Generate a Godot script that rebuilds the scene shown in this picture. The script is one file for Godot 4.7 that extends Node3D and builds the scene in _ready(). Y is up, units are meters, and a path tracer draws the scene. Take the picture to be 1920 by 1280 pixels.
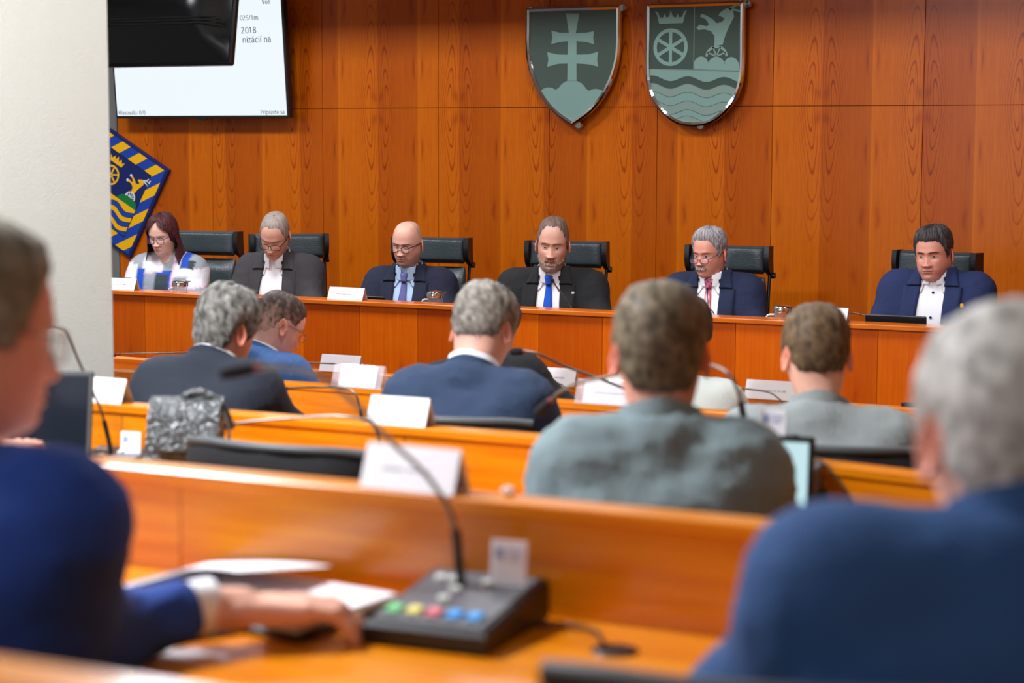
extends Node3D
# A council chamber: a panel of six behind a raised wooden dais, rows of councillors seen from behind.
# y is up, metres; the panelled wall is the plane z = 0 and the rows face it.

var rng := RandomNumberGenerator.new()
var M := {}
var names := {}
var noise := FastNoiseLite.new()

# ------------------------------------------------------------------ mesh helpers
class MB:
	var v := PackedVector3Array()
	var n := PackedVector3Array()
	var c := PackedColorArray()
	var u := PackedVector2Array()
	var i := PackedInt32Array()
	var tone := Color.WHITE
	func p(a: Vector3, nn := Vector3.UP, uv := Vector2.ZERO) -> int:
		v.append(a); n.append(nn); c.append(tone); u.append(uv)
		return v.size() - 1
	# a, b, c run counter-clockwise seen from outside
	func tri(a: Vector3, b: Vector3, d: Vector3) -> void:
		var nn := (b - a).cross(d - a).normalized()
		var k := p(a, nn); p(d, nn); p(b, nn)
		i.append_array([k, k + 1, k + 2])
	func quad(a: Vector3, b: Vector3, d: Vector3, e: Vector3, ua := Vector2.ZERO, ub := Vector2(1, 0), uc := Vector2.ONE, ud := Vector2(0, 1)) -> void:
		var nn := (d - a).cross(e - b).normalized()
		var k := p(a, nn, ua); p(b, nn, ub); p(d, nn, uc); p(e, nn, ud)
		i.append_array([k, k + 2, k + 1, k, k + 3, k + 2])
	# box with chamfered edges, centre o, size s, turned by basis b
	func box(o: Vector3, s: Vector3, ch := 0.002, b := Basis()) -> void:
		var h := s * 0.5
		ch = minf(ch, minf(h.x, minf(h.y, h.z)) * 0.9)
		var q := h - Vector3(ch, ch, ch)
		var ax := [0, 1, 2]
		for a: int in ax:
			var e1: int = (a + 1) % 3
			var e2: int = (a + 2) % 3
			for sg in [-1.0, 1.0]:
				var pts := []
				for k in [[-1, -1], [1, -1], [1, 1], [-1, 1]]:
					var w := Vector3.ZERO
					w[a] = h[a] * sg; w[e1] = q[e1] * k[0]; w[e2] = q[e2] * k[1]
					pts.append(o + b * w)
				if sg > 0: quad(pts[0], pts[1], pts[2], pts[3])
				else: quad(pts[3], pts[2], pts[1], pts[0])
		for a: int in ax:
			var e1: int = (a + 1) % 3
			var e2: int = (a + 2) % 3
			for s1 in [-1.0, 1.0]:
				for s2 in [-1.0, 1.0]:
					var pts := []
					for t in [-1.0, 1.0]:
						var w := Vector3.ZERO
						w[a] = q[a] * t; w[e1] = h[e1] * s1; w[e2] = q[e2] * s2
						var w2 := Vector3.ZERO
						w2[a] = q[a] * t; w2[e1] = q[e1] * s1; w2[e2] = h[e2] * s2
						pts.append(o + b * w); pts.append(o + b * w2)
					if s1 * s2 > 0: quad(pts[0], pts[2], pts[3], pts[1])
					else: quad(pts[1], pts[3], pts[2], pts[0])
		for sx in [-1.0, 1.0]:
			for sy in [-1.0, 1.0]:
				for sz in [-1.0, 1.0]:
					var a1 := o + b * Vector3(h.x * sx, q.y * sy, q.z * sz)
					var a2 := o + b * Vector3(q.x * sx, h.y * sy, q.z * sz)
					var a3 := o + b * Vector3(q.x * sx, q.y * sy, h.z * sz)
					if sx * sy * sz > 0: tri(a1, a2, a3)
					else: tri(a3, a2, a1)
	# smooth grid of rows x cols points
	func grid(pts: PackedVector3Array, rows: int, cols: int, wrap := false, cols_c := PackedColorArray(), flip := false) -> void:
		var base := v.size()
		for k in pts.size():
			v.append(pts[k]); n.append(Vector3.ZERO)
			c.append(cols_c[k] if cols_c.size() > 0 else tone)
			u.append(Vector2(float(k % cols) / float(cols), float(k / cols) / float(rows)))
		var cm := cols if wrap else cols - 1
		var nb := i.size()
		for r in rows - 1:
			for k in cm:
				var a := base + r * cols + k
				var b := base + r * cols + (k + 1) % cols
				var d := b + cols
				var e := a + cols
				if flip: i.append_array([a, b, d, a, d, e])
				else: i.append_array([a, d, b, a, e, d])
		smooth_from(nb, base)
	func smooth_from(nb: int, base: int) -> void:
		var k := nb
		while k < i.size():
			var a := i[k]; var b := i[k + 1]; var d := i[k + 2]
			var nn := (v[d] - v[a]).cross(v[b] - v[a])
			n[a] += nn; n[b] += nn; n[d] += nn
			k += 3
		for j in range(base, v.size()):
			n[j] = n[j].normalized() if n[j].length_squared() > 1e-20 else Vector3.UP
	# tube along a path; radii may be one value or one for each point
	func tube(path: Array, rad: Array, seg := 8, caps := true) -> void:
		var m := path.size()
		var pts := PackedVector3Array()
		var up := Vector3.UP
		var t0: Vector3 = (path[1] - path[0]).normalized()
		if absf(t0.dot(up)) > 0.9: up = Vector3.RIGHT
		var nx := t0.cross(up).normalized()
		for k in m:
			var t: Vector3
			if k == 0: t = path[1] - path[0]
			elif k == m - 1: t = path[k] - path[k - 1]
			else: t = (path[k + 1] - path[k]).normalized() + (path[k] - path[k - 1]).normalized()
			t = t.normalized()
			nx = (nx - t * nx.dot(t)).normalized()
			var ny := t.cross(nx)
			var r: float = rad[mini(k, rad.size() - 1)]
			for s in seg:
				var a := TAU * s / seg
				pts.append(path[k] + nx * cos(a) * r + ny * sin(a) * r)
		grid(pts, m, seg, true)
		if caps:
			for e in [0, m - 1]:
				var d: Vector3 = (path[0] - path[1]) if e == 0 else (path[m - 1] - path[m - 2])
				d = d.normalized()
				var k0 := p(path[e], d)
				for s in seg: p(pts[e * seg + s], d)
				for s in seg:
					var a := k0 + 1 + s
					var b := k0 + 1 + (s + 1) % seg
					if e == 0: i.append_array([k0, a, b])
					else: i.append_array([k0, b, a])
	# profile of (radius, y) turned round y
	func lathe(prof: Array, seg := 20, o := Vector3.ZERO, sx := 1.0, sz := 1.0) -> void:
		var pts := PackedVector3Array()
		for q in prof:
			for s in seg:
				var a := TAU * s / seg
				pts.append(o + Vector3(cos(a) * q[0] * sx, q[1], sin(a) * q[0] * sz))
		grid(pts, prof.size(), seg, true, PackedColorArray(), true)
	# flat polygon in x, y with thickness along z from z0 to z1
	func prism(poly: PackedVector2Array, z0: float, z1: float, b := Basis(), o := Vector3.ZERO, ch := 0.0) -> void:
		poly = poly.duplicate()
		var ar := 0.0
		for k in poly.size():
			var q := poly[(k + 1) % poly.size()]
			ar += poly[k].x * q.y - q.x * poly[k].y
		if ar < 0: poly.reverse()
		var face := poly
		if ch > 0.0:
			var off := Geometry2D.offset_polygon(poly, -ch)
			if off.size() == 1: face = off[0]
		var ix := Geometry2D.triangulate_polygon(face)
		var k := 0
		while k + 2 < ix.size():
			var a := face[ix[k]]; var bb := face[ix[k + 1]]; var d := face[ix[k + 2]]
			if (bb - a).cross(d - a) < 0:
				var t := bb; bb = d; d = t
			tri(o + b * Vector3(a.x, a.y, z1), o + b * Vector3(bb.x, bb.y, z1), o + b * Vector3(d.x, d.y, z1))
			tri(o + b * Vector3(d.x, d.y, z0), o + b * Vector3(bb.x, bb.y, z0), o + b * Vector3(a.x, a.y, z0))
			k += 3
		for j in poly.size():
			var a := poly[j]; var q := poly[(j + 1) % poly.size()]
			var zt := z1 - ch
			quad(o + b * Vector3(a.x, a.y, z0), o + b * Vector3(q.x, q.y, z0), o + b * Vector3(q.x, q.y, zt), o + b * Vector3(a.x, a.y, zt))
		if ch > 0.0 and face.size() == poly.size():
			var best := 0
			for j in face.size():
				if face[j].distance_squared_to(poly[0]) < face[best].distance_squared_to(poly[0]): best = j
			for j in poly.size():
				var a := poly[j]; var q := poly[(j + 1) % poly.size()]
				var fa := face[(best + j) % face.size()]; var fq := face[(best + j + 1) % face.size()]
				quad(o + b * Vector3(a.x, a.y, z1 - ch), o + b * Vector3(q.x, q.y, z1 - ch), o + b * Vector3(fq.x, fq.y, z1), o + b * Vector3(fa.x, fa.y, z1))
	func move(t: Transform3D) -> void:
		for k in v.size():
			v[k] = t * v[k]
			n[k] = (t.basis * n[k]).normalized()
	func mesh() -> ArrayMesh:
		var a := []
		a.resize(Mesh.ARRAY_MAX)
		a[Mesh.ARRAY_VERTEX] = v; a[Mesh.ARRAY_NORMAL] = n; a[Mesh.ARRAY_COLOR] = c
		a[Mesh.ARRAY_TEX_UV] = u; a[Mesh.ARRAY_INDEX] = i
		var m := ArrayMesh.new()
		m.add_surface_from_arrays(Mesh.PRIMITIVE_TRIANGLES, a)
		return m

func numbered(called: String) -> String:
	var k: int = names.get(called, 0)
	names[called] = k + 1
	return called if k == 0 else "%s_%03d" % [called, k]

func thing(called: String, label: String, category: String, at := Vector3.ZERO, turn := 0.0, group := "") -> Node3D:
	var o := Node3D.new()
	o.name = numbered(called)
	add_child(o)
	o.position = at
	o.rotation_degrees.y = turn
	o.set_meta("label", label)
	o.set_meta("category", category)
	if group != "": o.set_meta("group", group)
	return o

func structure(called: String) -> Node3D:
	var o := Node3D.new()
	o.name = called
	add_child(o)
	o.set_meta("kind", "structure")
	return o

func part(called: String, mesh: Mesh, mat: Material, parent: Node, at := Vector3.ZERO) -> MeshInstance3D:
	var o := MeshInstance3D.new()
	o.name = called
	o.mesh = mesh
	o.material_override = mat
	o.position = at
	parent.add_child(o, true)
	return o

func piece(called: String, mb: MB, mat: Material, parent: Node) -> MeshInstance3D:
	return part(called, mb.mesh(), mat, parent)

func boxp(called: String, o: Vector3, s: Vector3, mat: Material, parent: Node, ch := 0.002) -> MeshInstance3D:
	var b := MB.new()
	b.box(Vector3.ZERO, s, ch)
	return part(called, b.mesh(), mat, parent, o)

func bez(a: Vector3, b: Vector3, c: Vector3, d: Vector3, m := 12) -> Array:
	var r := []
	for k in m + 1: r.append(a.bezier_interpolate(b, c, d, float(k) / m))
	return r

# smooth path through points
func spline(pts: Array, per := 6) -> Array:
	var cv := Curve3D.new()
	for k in pts.size():
		var a: Vector3 = pts[maxi(k - 1, 0)]
		var b: Vector3 = pts[mini(k + 1, pts.size() - 1)]
		var t := (b - a) / 6.0
		cv.add_point(pts[k], -t, t)
	var r := []
	for k in pts.size() - 1:
		for j in per: r.append(cv.sample(k, float(j) / per))
	r.append(pts[-1])
	return r

func rgb8(r: float, g: float, b: float) -> Color:
	return Color(r / 255.0, g / 255.0, b / 255.0)

func lin(r: float, g: float, b: float) -> Color:
	return rgb8(r, g, b).srgb_to_linear()

func ntex(w: int, h: int, freq: float, kind := FastNoiseLite.TYPE_SIMPLEX_SMOOTH, oct := 3, sd := 1, normal := false, bump := 4.0, ramp: Gradient = null) -> NoiseTexture2D:
	var f := FastNoiseLite.new()
	f.noise_type = kind
	f.frequency = freq
	f.fractal_octaves = oct
	f.seed = sd
	var t := NoiseTexture2D.new()
	t.width = w; t.height = h
	t.noise = f
	t.seamless = true
	t.as_normal_map = normal
	t.bump_strength = bump
	t.color_ramp = ramp
	return t

func mat(called: String, col: Color, rough := 0.6, metal := 0.0) -> StandardMaterial3D:
	var m := StandardMaterial3D.new()
	m.resource_name = called
	m.albedo_color = col
	m.roughness = rough
	m.metallic = metal
	M[called] = m
	return m

# ------------------------------------------------------------------ materials
# Cherry veneer: two mirrored leaves wide; v = 0 is the horizontal joint of the panels, where the cathedral figure starts.
func veneer(sd: int, w: int, h: int, ovals: float, base: Color, dark: Color, pale: Color) -> ImageTexture:
	var im := Image.create(w, h, false, Image.FORMAT_RGB8)
	var f := FastNoiseLite.new()
	f.seed = sd; f.frequency = 0.01; f.fractal_octaves = 3
	var g := FastNoiseLite.new()
	g.seed = sd + 5; g.frequency = 0.02; g.fractal_octaves = 2
	var half := w / 2
	for y in h:
		var v := float(y) / h
		for x in half:
			var uu := float(x) / half
			var warp := f.get_noise_2d(x * 0.8, y * 0.5)
			# cathedral: nested long ovals near the book-match line
			var du := (uu - 0.74 - 0.10 * sin(v * 4.0)) / (0.24 - 0.10 * v)
			var dv := v / 0.44
			var q := sqrt(du * du + dv * dv) + warp * 0.10
			var ring := absf(fposmod(q * 4.6, 1.0) - 0.5) * 2.0
			var line := smoothstep(0.72, 1.0, ring) * ovals * clampf(1.25 - q * 0.72, 0.0, 1.0)
			var grain := g.get_noise_2d(x * 5.0, y * 0.10) * 0.5 + 0.5
			var fine := g.get_noise_2d(x * 16.0 + 90.0, y * 0.5) * 0.5 + 0.5
			var mott := f.get_noise_2d(x * 1.5 + 300.0, y * 2.4) * 0.5 + 0.5
			var col := base.lerp(pale, grain * 0.55 + mott * 0.25 - 0.15)
			col = col.lerp(dark, clampf((1.0 - fine) * 0.20 + line * 0.75, 0.0, 1.0))
			# knots near the leaf edge
			for kn in [[0.09, 0.19, 0.035, 0.05, 0.55], [0.14, 0.47, 0.06, 0.05, 0.5], [0.93, 0.05, 0.07, 0.028, 0.4], [0.30, 0.72, 0.05, 0.03, 0.35]]:
				var kx: float = (uu - kn[0] - 0.06 * warp) / kn[2]
				var ky: float = (v - kn[1] + kx * 0.012) / kn[3]
				var kd := kx * kx + ky * ky
				if kd < 4.0: col = col.lerp(dark, kn[4] * exp(-kd * 1.2) * (0.6 + 0.6 * grain))
			if uu < 0.10: col = col.lerp(pale, 0.35 * (1.0 - uu / 0.10))
			im.set_pixel(x, y, col)
			im.set_pixel(w - 1 - x, y, Color(col.r * 0.90, col.g * 0.84, col.b * 0.80))
	return ImageTexture.create_from_image(im)

func grad(cols: Array) -> Gradient:
	var g := Gradient.new()
	g.offsets = PackedFloat32Array(cols.map(func(q): return q[0]))
	g.colors = PackedColorArray(cols.map(func(q): return q[1]))
	return g

func make_materials() -> void:
	var vw := veneer(3, 320, 768, 1.0, rgb8(202, 98, 6), rgb8(132, 44, 0), rgb8(220, 124, 12))
	var vd := veneer(11, 320, 512, 0.55, rgb8(222, 98, 2), rgb8(150, 44, 0), rgb8(240, 132, 8))
	var m := mat("wall_veneer", Color.WHITE, 0.30)
	m.albedo_texture = vw
	m.metallic_specular = 0.35
	m = mat("dais_veneer", Color.WHITE, 0.32)
	m.albedo_texture = vd
	m.metallic_specular = 0.35
	m = mat("desk_wood", Color.WHITE, 0.25)
	var wg := grad([[0.0, rgb8(206, 112, 4)], [0.45, rgb8(220, 130, 6)], [1.0, rgb8(232, 148, 14)]])
	m.albedo_texture = ntex(512, 512, 0.012, FastNoiseLite.TYPE_SIMPLEX_SMOOTH, 4, 7, false, 4.0, wg)
	m.uv1_triplanar = true
	m.uv1_scale = Vector3(0.35, 5.0, 5.0)
	m.clearcoat_enabled = true
	m.clearcoat = 0.22
	m.clearcoat_roughness = 0.12
	M["dais_wood"] = M["desk_wood"].duplicate()
	M["dais_wood"].albedo_color = rgb8(244, 208, 170)
	m = mat("plaster", rgb8(206, 210, 199), 0.9)
	m.uv1_triplanar = true
	m.uv1_world_triplanar = true
	m.uv1_scale = Vector3(3.4, 3.4, 3.4)
	m.heightmap_enabled = true
	m.heightmap_scale = 0.14
	m.heightmap_texture = ntex(1024, 1024, 0.06, FastNoiseLite.TYPE_SIMPLEX_SMOOTH, 2, 4)
	mat("white_paint", rgb8(225, 224, 220), 0.8)
	mat("ceiling_paint", rgb8(176, 176, 174), 0.9)
	mat("grey_paint", rgb8(120, 120, 118), 0.8)
	m = mat("carpet", rgb8(70, 68, 72), 0.95)
	m.uv1_triplanar = true
	m.uv1_world_triplanar = true
	m.uv1_scale = Vector3(4, 4, 4)
	m.normal_enabled = true
	m.normal_texture = ntex(256, 256, 0.2, FastNoiseLite.TYPE_CELLULAR, 2, 9, true, 6.0)
	mat("black_plastic", rgb8(22, 23, 25), 0.42)
	mat("black_gloss", rgb8(14, 16, 18), 0.2)
	mat("panel_grey", rgb8(96, 98, 102), 0.45)
	mat("gunmetal", rgb8(118, 112, 102), 0.32, 0.9)
	mat("chrome", rgb8(225, 225, 222), 0.06, 1.0)
	mat("steel", rgb8(190, 188, 182), 0.25, 1.0)
	mat("paper", rgb8(240, 241, 243), 0.75)
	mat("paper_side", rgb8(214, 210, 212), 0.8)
	mat("print_grey", rgb8(172, 176, 182), 0.8)
	mat("print_blue", rgb8(150, 166, 205), 0.7)
	mat("print_red", rgb8(208, 120, 118), 0.8)
	mat("mic_ring", rgb8(120, 40, 50), 0.4)
	mat("foam", rgb8(18, 18, 20), 0.95)
	m = mat("leather", rgb8(50, 60, 63), 0.38)
	m.uv1_triplanar = true
	m.uv1_scale = Vector3(7, 7, 7)
	m.normal_enabled = true
	m.normal_scale = 0.5
	m.normal_texture = ntex(256, 256, 0.08, FastNoiseLite.TYPE_CELLULAR, 2, 21, true, 3.0)
	m = mat("bag_leather", rgb8(66, 70, 70), 0.22)
	m.uv1_triplanar = true
	m.uv1_scale = Vector3(9, 9, 9)
	m.normal_enabled = true
	m.normal_texture = ntex(256, 256, 0.03, FastNoiseLite.TYPE_SIMPLEX_SMOOTH, 3, 23, true, 12.0)
	m = mat("mesh_fabric", rgb8(20, 20, 22), 0.9)
	mat("chair_trim", rgb8(70, 74, 74), 0.5)
	# glass
	m = mat("clear_glass", Color(1, 1, 1, 0.08), 0.02)
	m.transparency = BaseMaterial3D.TRANSPARENCY_ALPHA
	m = mat("acrylic", Color(0.96, 0.95, 0.97, 0.22), 0.05)
	m.transparency = BaseMaterial3D.TRANSPARENCY_ALPHA
	m = mat("lens", Color(1, 1, 1, 0.07), 0.02)
	m.transparency = BaseMaterial3D.TRANSPARENCY_ALPHA
	m = mat("water", Color(1, 1, 1, 0.05), 0.02)
	m.refraction_enabled = true
	m.refraction_scale = 0.033
	m.transparency = BaseMaterial3D.TRANSPARENCY_ALPHA
	m = mat("shield_glass", rgb8(74, 90, 82), 0.07)
	m.metallic_specular = 0.7
	mat("shield_frost", rgb8(118, 154, 144), 0.55)
	mat("shield_frost_pale", rgb8(122, 148, 136), 0.5)
	mat("shield_line", rgb8(70, 100, 94), 0.5)
	# screens
	m = mat("screen_white", rgb8(18, 20, 22), 0.3)
	m.emission_enabled = true
	m.emission = rgb8(240, 250, 255)
	m.emission_energy_multiplier = 0.98
	mat("screen_text", rgb8(40, 70, 82), 0.5)
	mat("screen_dark", rgb8(26, 32, 42), 0.18)
	m = mat("screen_cyan", rgb8(18, 20, 22), 0.3)
	m.emission_enabled = true
	m.emission = rgb8(205, 240, 246)
	m.emission_energy_multiplier = 0.92
	m = mat("lamp_panel", Color.WHITE, 0.5)
	m.emission_enabled = true
	m.emission = rgb8(255, 247, 235)
	m.emission_energy_multiplier = 1.6
	m = mat("added_day_pane", Color.WHITE, 0.2)  # glowing panes of the added rear window
	m.emission_enabled = true
	m.emission = rgb8(226, 238, 255)
	m.emission_energy_multiplier = 1.0
	# emblem enamel
	mat("enamel_blue", rgb8(26, 68, 166), 0.35)
	mat("enamel_navy", rgb8(16, 36, 98), 0.4)
	mat("enamel_gold", rgb8(250, 188, 6), 0.35)
	mat("enamel_green", rgb8(14, 122, 62), 0.4)
	mat("enamel_white", rgb8(232, 232, 228), 0.4)
	mat("enamel_black", rgb8(18, 18, 24), 0.5)
	for q in [["button_green", 120, 214, 140], ["button_yellow", 232, 222, 120], ["button_red", 222, 110, 120], ["button_blue", 60, 160, 232], ["button_white", 218, 222, 214]]:
		mat(q[0], rgb8(q[1], q[2], q[3]), 0.4)

# woven suit cloth
func cloth(called: String, col: Color, scale := 60.0, check := false, rough := 0.9) -> StandardMaterial3D:
	if M.has(called): return M[called]
	var m := mat(called, col, rough)
	m.uv1_triplanar = true
	m.uv1_scale = Vector3(scale, scale, scale) / 10.0
	if not M.has("_weave"): M["_weave"] = ntex(256, 256, 0.16, FastNoiseLite.TYPE_VALUE, 2, 31, true, 5.0)
	m.normal_enabled = true
	m.normal_scale = 0.35
	m.normal_texture = M["_weave"]
	m.rim_enabled = true
	m.rim = 0.10
	m.rim_tint = 0.7
	if check:
		var im := Image.create(128, 128, false, Image.FORMAT_RGB8)
		im.fill(col)
		for k in 128:
			for j in 2:
				im.set_pixel(k, 20 + j, col.lerp(Color.WHITE, 0.22)); im.set_pixel(20 + j, k, col.lerp(Color.WHITE, 0.22))
		m.albedo_color = Color.WHITE
		m.albedo_texture = ImageTexture.create_from_image(im)
		m.uv1_scale = Vector3(14, 14, 14)
	return m

# ------------------------------------------------------------------ room
const CEIL := 3.45
func area_light(at: Vector3, size: Vector2, energy: float, col: Color, aim := Vector3.DOWN) -> AreaLight3D:
	var l := AreaLight3D.new()
	l.area_size = size
	l.light_energy = energy
	l.light_color = col
	l.shadow_enabled = true
	l.set("area_range", 14.0)
	l.position = at
	var up := Vector3.FORWARD if absf(aim.normalized().y) > 0.9 else Vector3.UP
	l.basis = Basis.looking_at(aim, up)
	return l

func make_room() -> void:
	# panelled wall at z = 0
	var wall := structure("wall_back")
	boxp("core", Vector3(1.15, 1.7, -0.09), Vector3(10.1, 3.6, 0.12), M.enamel_black, wall)
	var seams := [-3.27, -2.62, -1.90, -1.191, -0.55, 0.04, 0.637, 1.368, 2.10, 2.83, 3.56, 4.29, 5.02, 5.75, 6.1]
	for k in seams.size() - 1:
		var x0: float = seams[k] + 0.0012
		var x1: float = seams[k + 1] - 0.0012
		for low in [true, false]:
			var y0 := 0.0 if low else 1.9532
			var y1 := 1.9508 if low else CEIL
			var b := MB.new()
			b.box(Vector3((x0 + x1) / 2, (y0 + y1) / 2, -0.015), Vector3(x1 - x0, y1 - y0, 0.03), 0.001)
			for j in b.v.size():
				var q := b.v[j]
				b.u[j] = Vector2((q.x - 0.637) / 0.4874, absf(q.y - 1.952) / 1.12)
			piece("veneer_panel", b, M.wall_veneer, wall)
	# floor in tiers
	var fl := structure("floor")
	boxp("front_floor", Vector3(1.15, -0.05, 2.0), Vector3(10.0, 0.1, 4.0), M.carpet, fl)
	boxp("dais_platform", Vector3(1.15, 0.075, 0.86), Vector3(10.0, 0.15, 1.72), M.carpet, fl)
	var zs := [3.86, 5.12, 6.40, 7.74, 11.0]
	var hs := [0.165, 0.275, 0.405, 0.53]
	for k in 4:
		boxp("tier", Vector3(1.15, hs[k] / 2 - 0.05, (zs[k] + 11.0) / 2), Vector3(10.0, hs[k] + 0.1, 11.0 - zs[k]), M.carpet, fl)
	boxp("plaster_strip", Vector3(-3.535, 1.7, -0.02), Vector3(0.52, 3.6, 0.04), M.grey_paint, wall)
	var cl := structure("ceiling")
	boxp("ceiling_slab", Vector3(1.15, CEIL + 0.05, 5.4), Vector3(10.2, 0.1, 11.4), M.ceiling_paint, cl)
	boxp("added_soffit", Vector3(1.15, CEIL - 0.33, 0.98), Vector3(10.0, 0.66, 0.12), M.white_paint, cl)  # unseen, added to keep lamp light off the top of the wall
	var wl := structure("wall_left")
	boxp("wall_face", Vector3(-3.86, 1.7, 5.4), Vector3(0.12, 3.6, 11.2), M.grey_paint, wl)
	var wr := structure("wall_right")
	boxp("wall_face", Vector3(6.14, 1.7, 5.4), Vector3(0.12, 3.6, 11.2), M.desk_wood, wr)
	var wb := structure("wall_rear")
	# rear wall with an added, unseen window at its left for cool light
	boxp("wall_face", Vector3(-2.95, 1.7, 11.05), Vector3(1.9, 3.6, 0.12), M.white_paint, wb)
	boxp("wall_face", Vector3(3.70, 1.7, 11.05), Vector3(5.0, 3.6, 0.12), M.white_paint, wb)
	boxp("wall_face", Vector3(-0.40, 0.52, 11.05), Vector3(3.2, 1.24, 0.12), M.white_paint, wb)
	boxp("wall_face", Vector3(-0.40, 3.20, 11.05), Vector3(3.2, 0.60, 0.12), M.white_paint, wb)
	var wn := structure("added_window_1")
	for x in [-1.98, -0.94, 0.14, 1.18]: boxp("added_window_frame", Vector3(x, 2.02, 11.02), Vector3(0.06, 1.78, 0.08), M.white_paint, wn)
	for y in [1.16, 2.88]: boxp("added_window_frame", Vector3(-0.40, y, 11.02), Vector3(3.2, 0.06, 0.08), M.white_paint, wn)
	for x in [-1.46, -0.40, 0.66]: boxp("added_window_pane", Vector3(x, 2.02, 11.03), Vector3(0.98, 1.66, 0.012), M.added_day_pane, wn)
	wn.add_child(area_light(Vector3(-0.40, 2.02, 10.96), Vector2(3.1, 1.66), 4.5, rgb8(226, 238, 255), Vector3(0, 0, -1)))  # cool key light of the added window
	var co := structure("wall_column")
	var cm := MB.new()
	cm.box(Vector3.ZERO, Vector3(0.70, 3.55, 0.70), 0.006, Basis(Vector3.UP, deg_to_rad(72.0)))
	part("column", cm.mesh(), M.plaster, co, Vector3(-0.181, 1.7, 4.845))

# ------------------------------------------------------------------ benches
# one length of bench: rail on top of a raised front board, worktop on the sitters' side (+z), end boards
func bench(label: String, x0: float, x1: float, z: float, floor_y: float, turn := 0.0, splits := []) -> Node3D:
	var w := x1 - x0
	var t := thing("desk_bench", label, "desk", Vector3(x0, floor_y, z), turn, "benches of the council rows")
	boxp("rail", Vector3(w / 2, 0.885, 0.0275), Vector3(w - 0.001, 0.02, 0.057), M.desk_wood, t, 0.003)
	var e := [0.0] + splits + [w]
	for k in e.size() - 1:
		boxp("front_board", Vector3((e[k] + e[k + 1]) / 2, 0.8105, 0.0375), Vector3(e[k + 1] - e[k] - 0.0015, 0.129, 0.025), M.desk_wood, t, 0.001)
		boxp("modesty_board", Vector3((e[k] + e[k + 1]) / 2, 0.357, 0.03), Vector3(e[k + 1] - e[k] - 0.0015, 0.71, 0.025), M.desk_wood, t, 0.001)
	boxp("worktop", Vector3(w / 2, 0.729, 0.30), Vector3(w - 0.001, 0.032, 0.56), M.desk_wood, t, 0.003)
	for x in [0.014, w - 0.014]:
		boxp("end_board", Vector3(x, 0.356, 0.28), Vector3(0.026, 0.712, 0.46), M.desk_wood, t)
	return t

const F1 := 0.025
const F2 := 0.165
const F3 := 0.275
const F4 := 0.405
const F5 := 0.535
const FD := 0.15

func make_benches() -> void:
	bench("first council bench below the dais, left length by the plaster column", -1.75, 0.95, 2.75, F1)
	bench("first council bench below the dais, right length", 0.95, 3.7, 2.75, F1)
	bench("second council bench, left length where the dark suited man sits", -0.55, 1.15, 4.05, F2)
	bench("second council bench, right length behind the pale grey suited man", 1.15, 3.8, 4.05, F2)
	bench("third council bench carrying the black leather bag", 0.30, 2.30, 5.31, F3, 0.0, [0.55, 1.3])
	bench("third council bench, angled right length behind the bright tablet", 2.30, 3.95, 5.31, F3, -12.0, [0.8])
	bench("nearest council bench with open papers, left length", 0.75, 1.79, 6.60, F4, 0.0, [])
	bench("nearest council bench with large blurred microphone unit on it", 1.79, 3.95, 6.60, F4, 0.0, [0.155])
	bench("bench corner in the bottom left corner, closest to the viewer", 2.0, 3.05, 7.93, F5)
	# dais
	var t := thing("dais_desk", "long raised wooden dais with glossy orange veneer front", "dais", Vector3.ZERO)
	boxp("cap_rail", Vector3(0.15, 1.07, 1.62), Vector3(7.0, 0.02, 0.12), M.dais_wood, t, 0.003)
	var x := -3.30
	var k := 0
	while x < 3.6:
		var b := MB.new()
		b.box(Vector3(x + 0.145, 0.60, 1.655), Vector3(0.2885, 0.917, 0.025), 0.001)
		for j in b.v.size():
			var q := b.v[j]
			var uu := (q.x - x) / 0.29
			b.u[j] = Vector2(0.5 + uu * 0.5 if k % 2 == 0 else 0.5 - uu * 0.5 + 0.0, 1.0 - (1.06 - q.y) / 0.95)
		piece("front_board", b, M.dais_veneer, t)
		x += 0.29
		k += 1
	boxp("worktop", Vector3(0.15, 0.885, 1.41), Vector3(7.0, 0.03, 0.46), M.dais_wood, t)
	boxp("end_board", Vector3(-3.3, 0.51, 1.42), Vector3(0.03, 0.72, 0.4), M.dais_wood, t)
	boxp("end_board", Vector3(3.62, 0.51, 1.42), Vector3(0.03, 0.72, 0.4), M.dais_wood, t)

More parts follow.
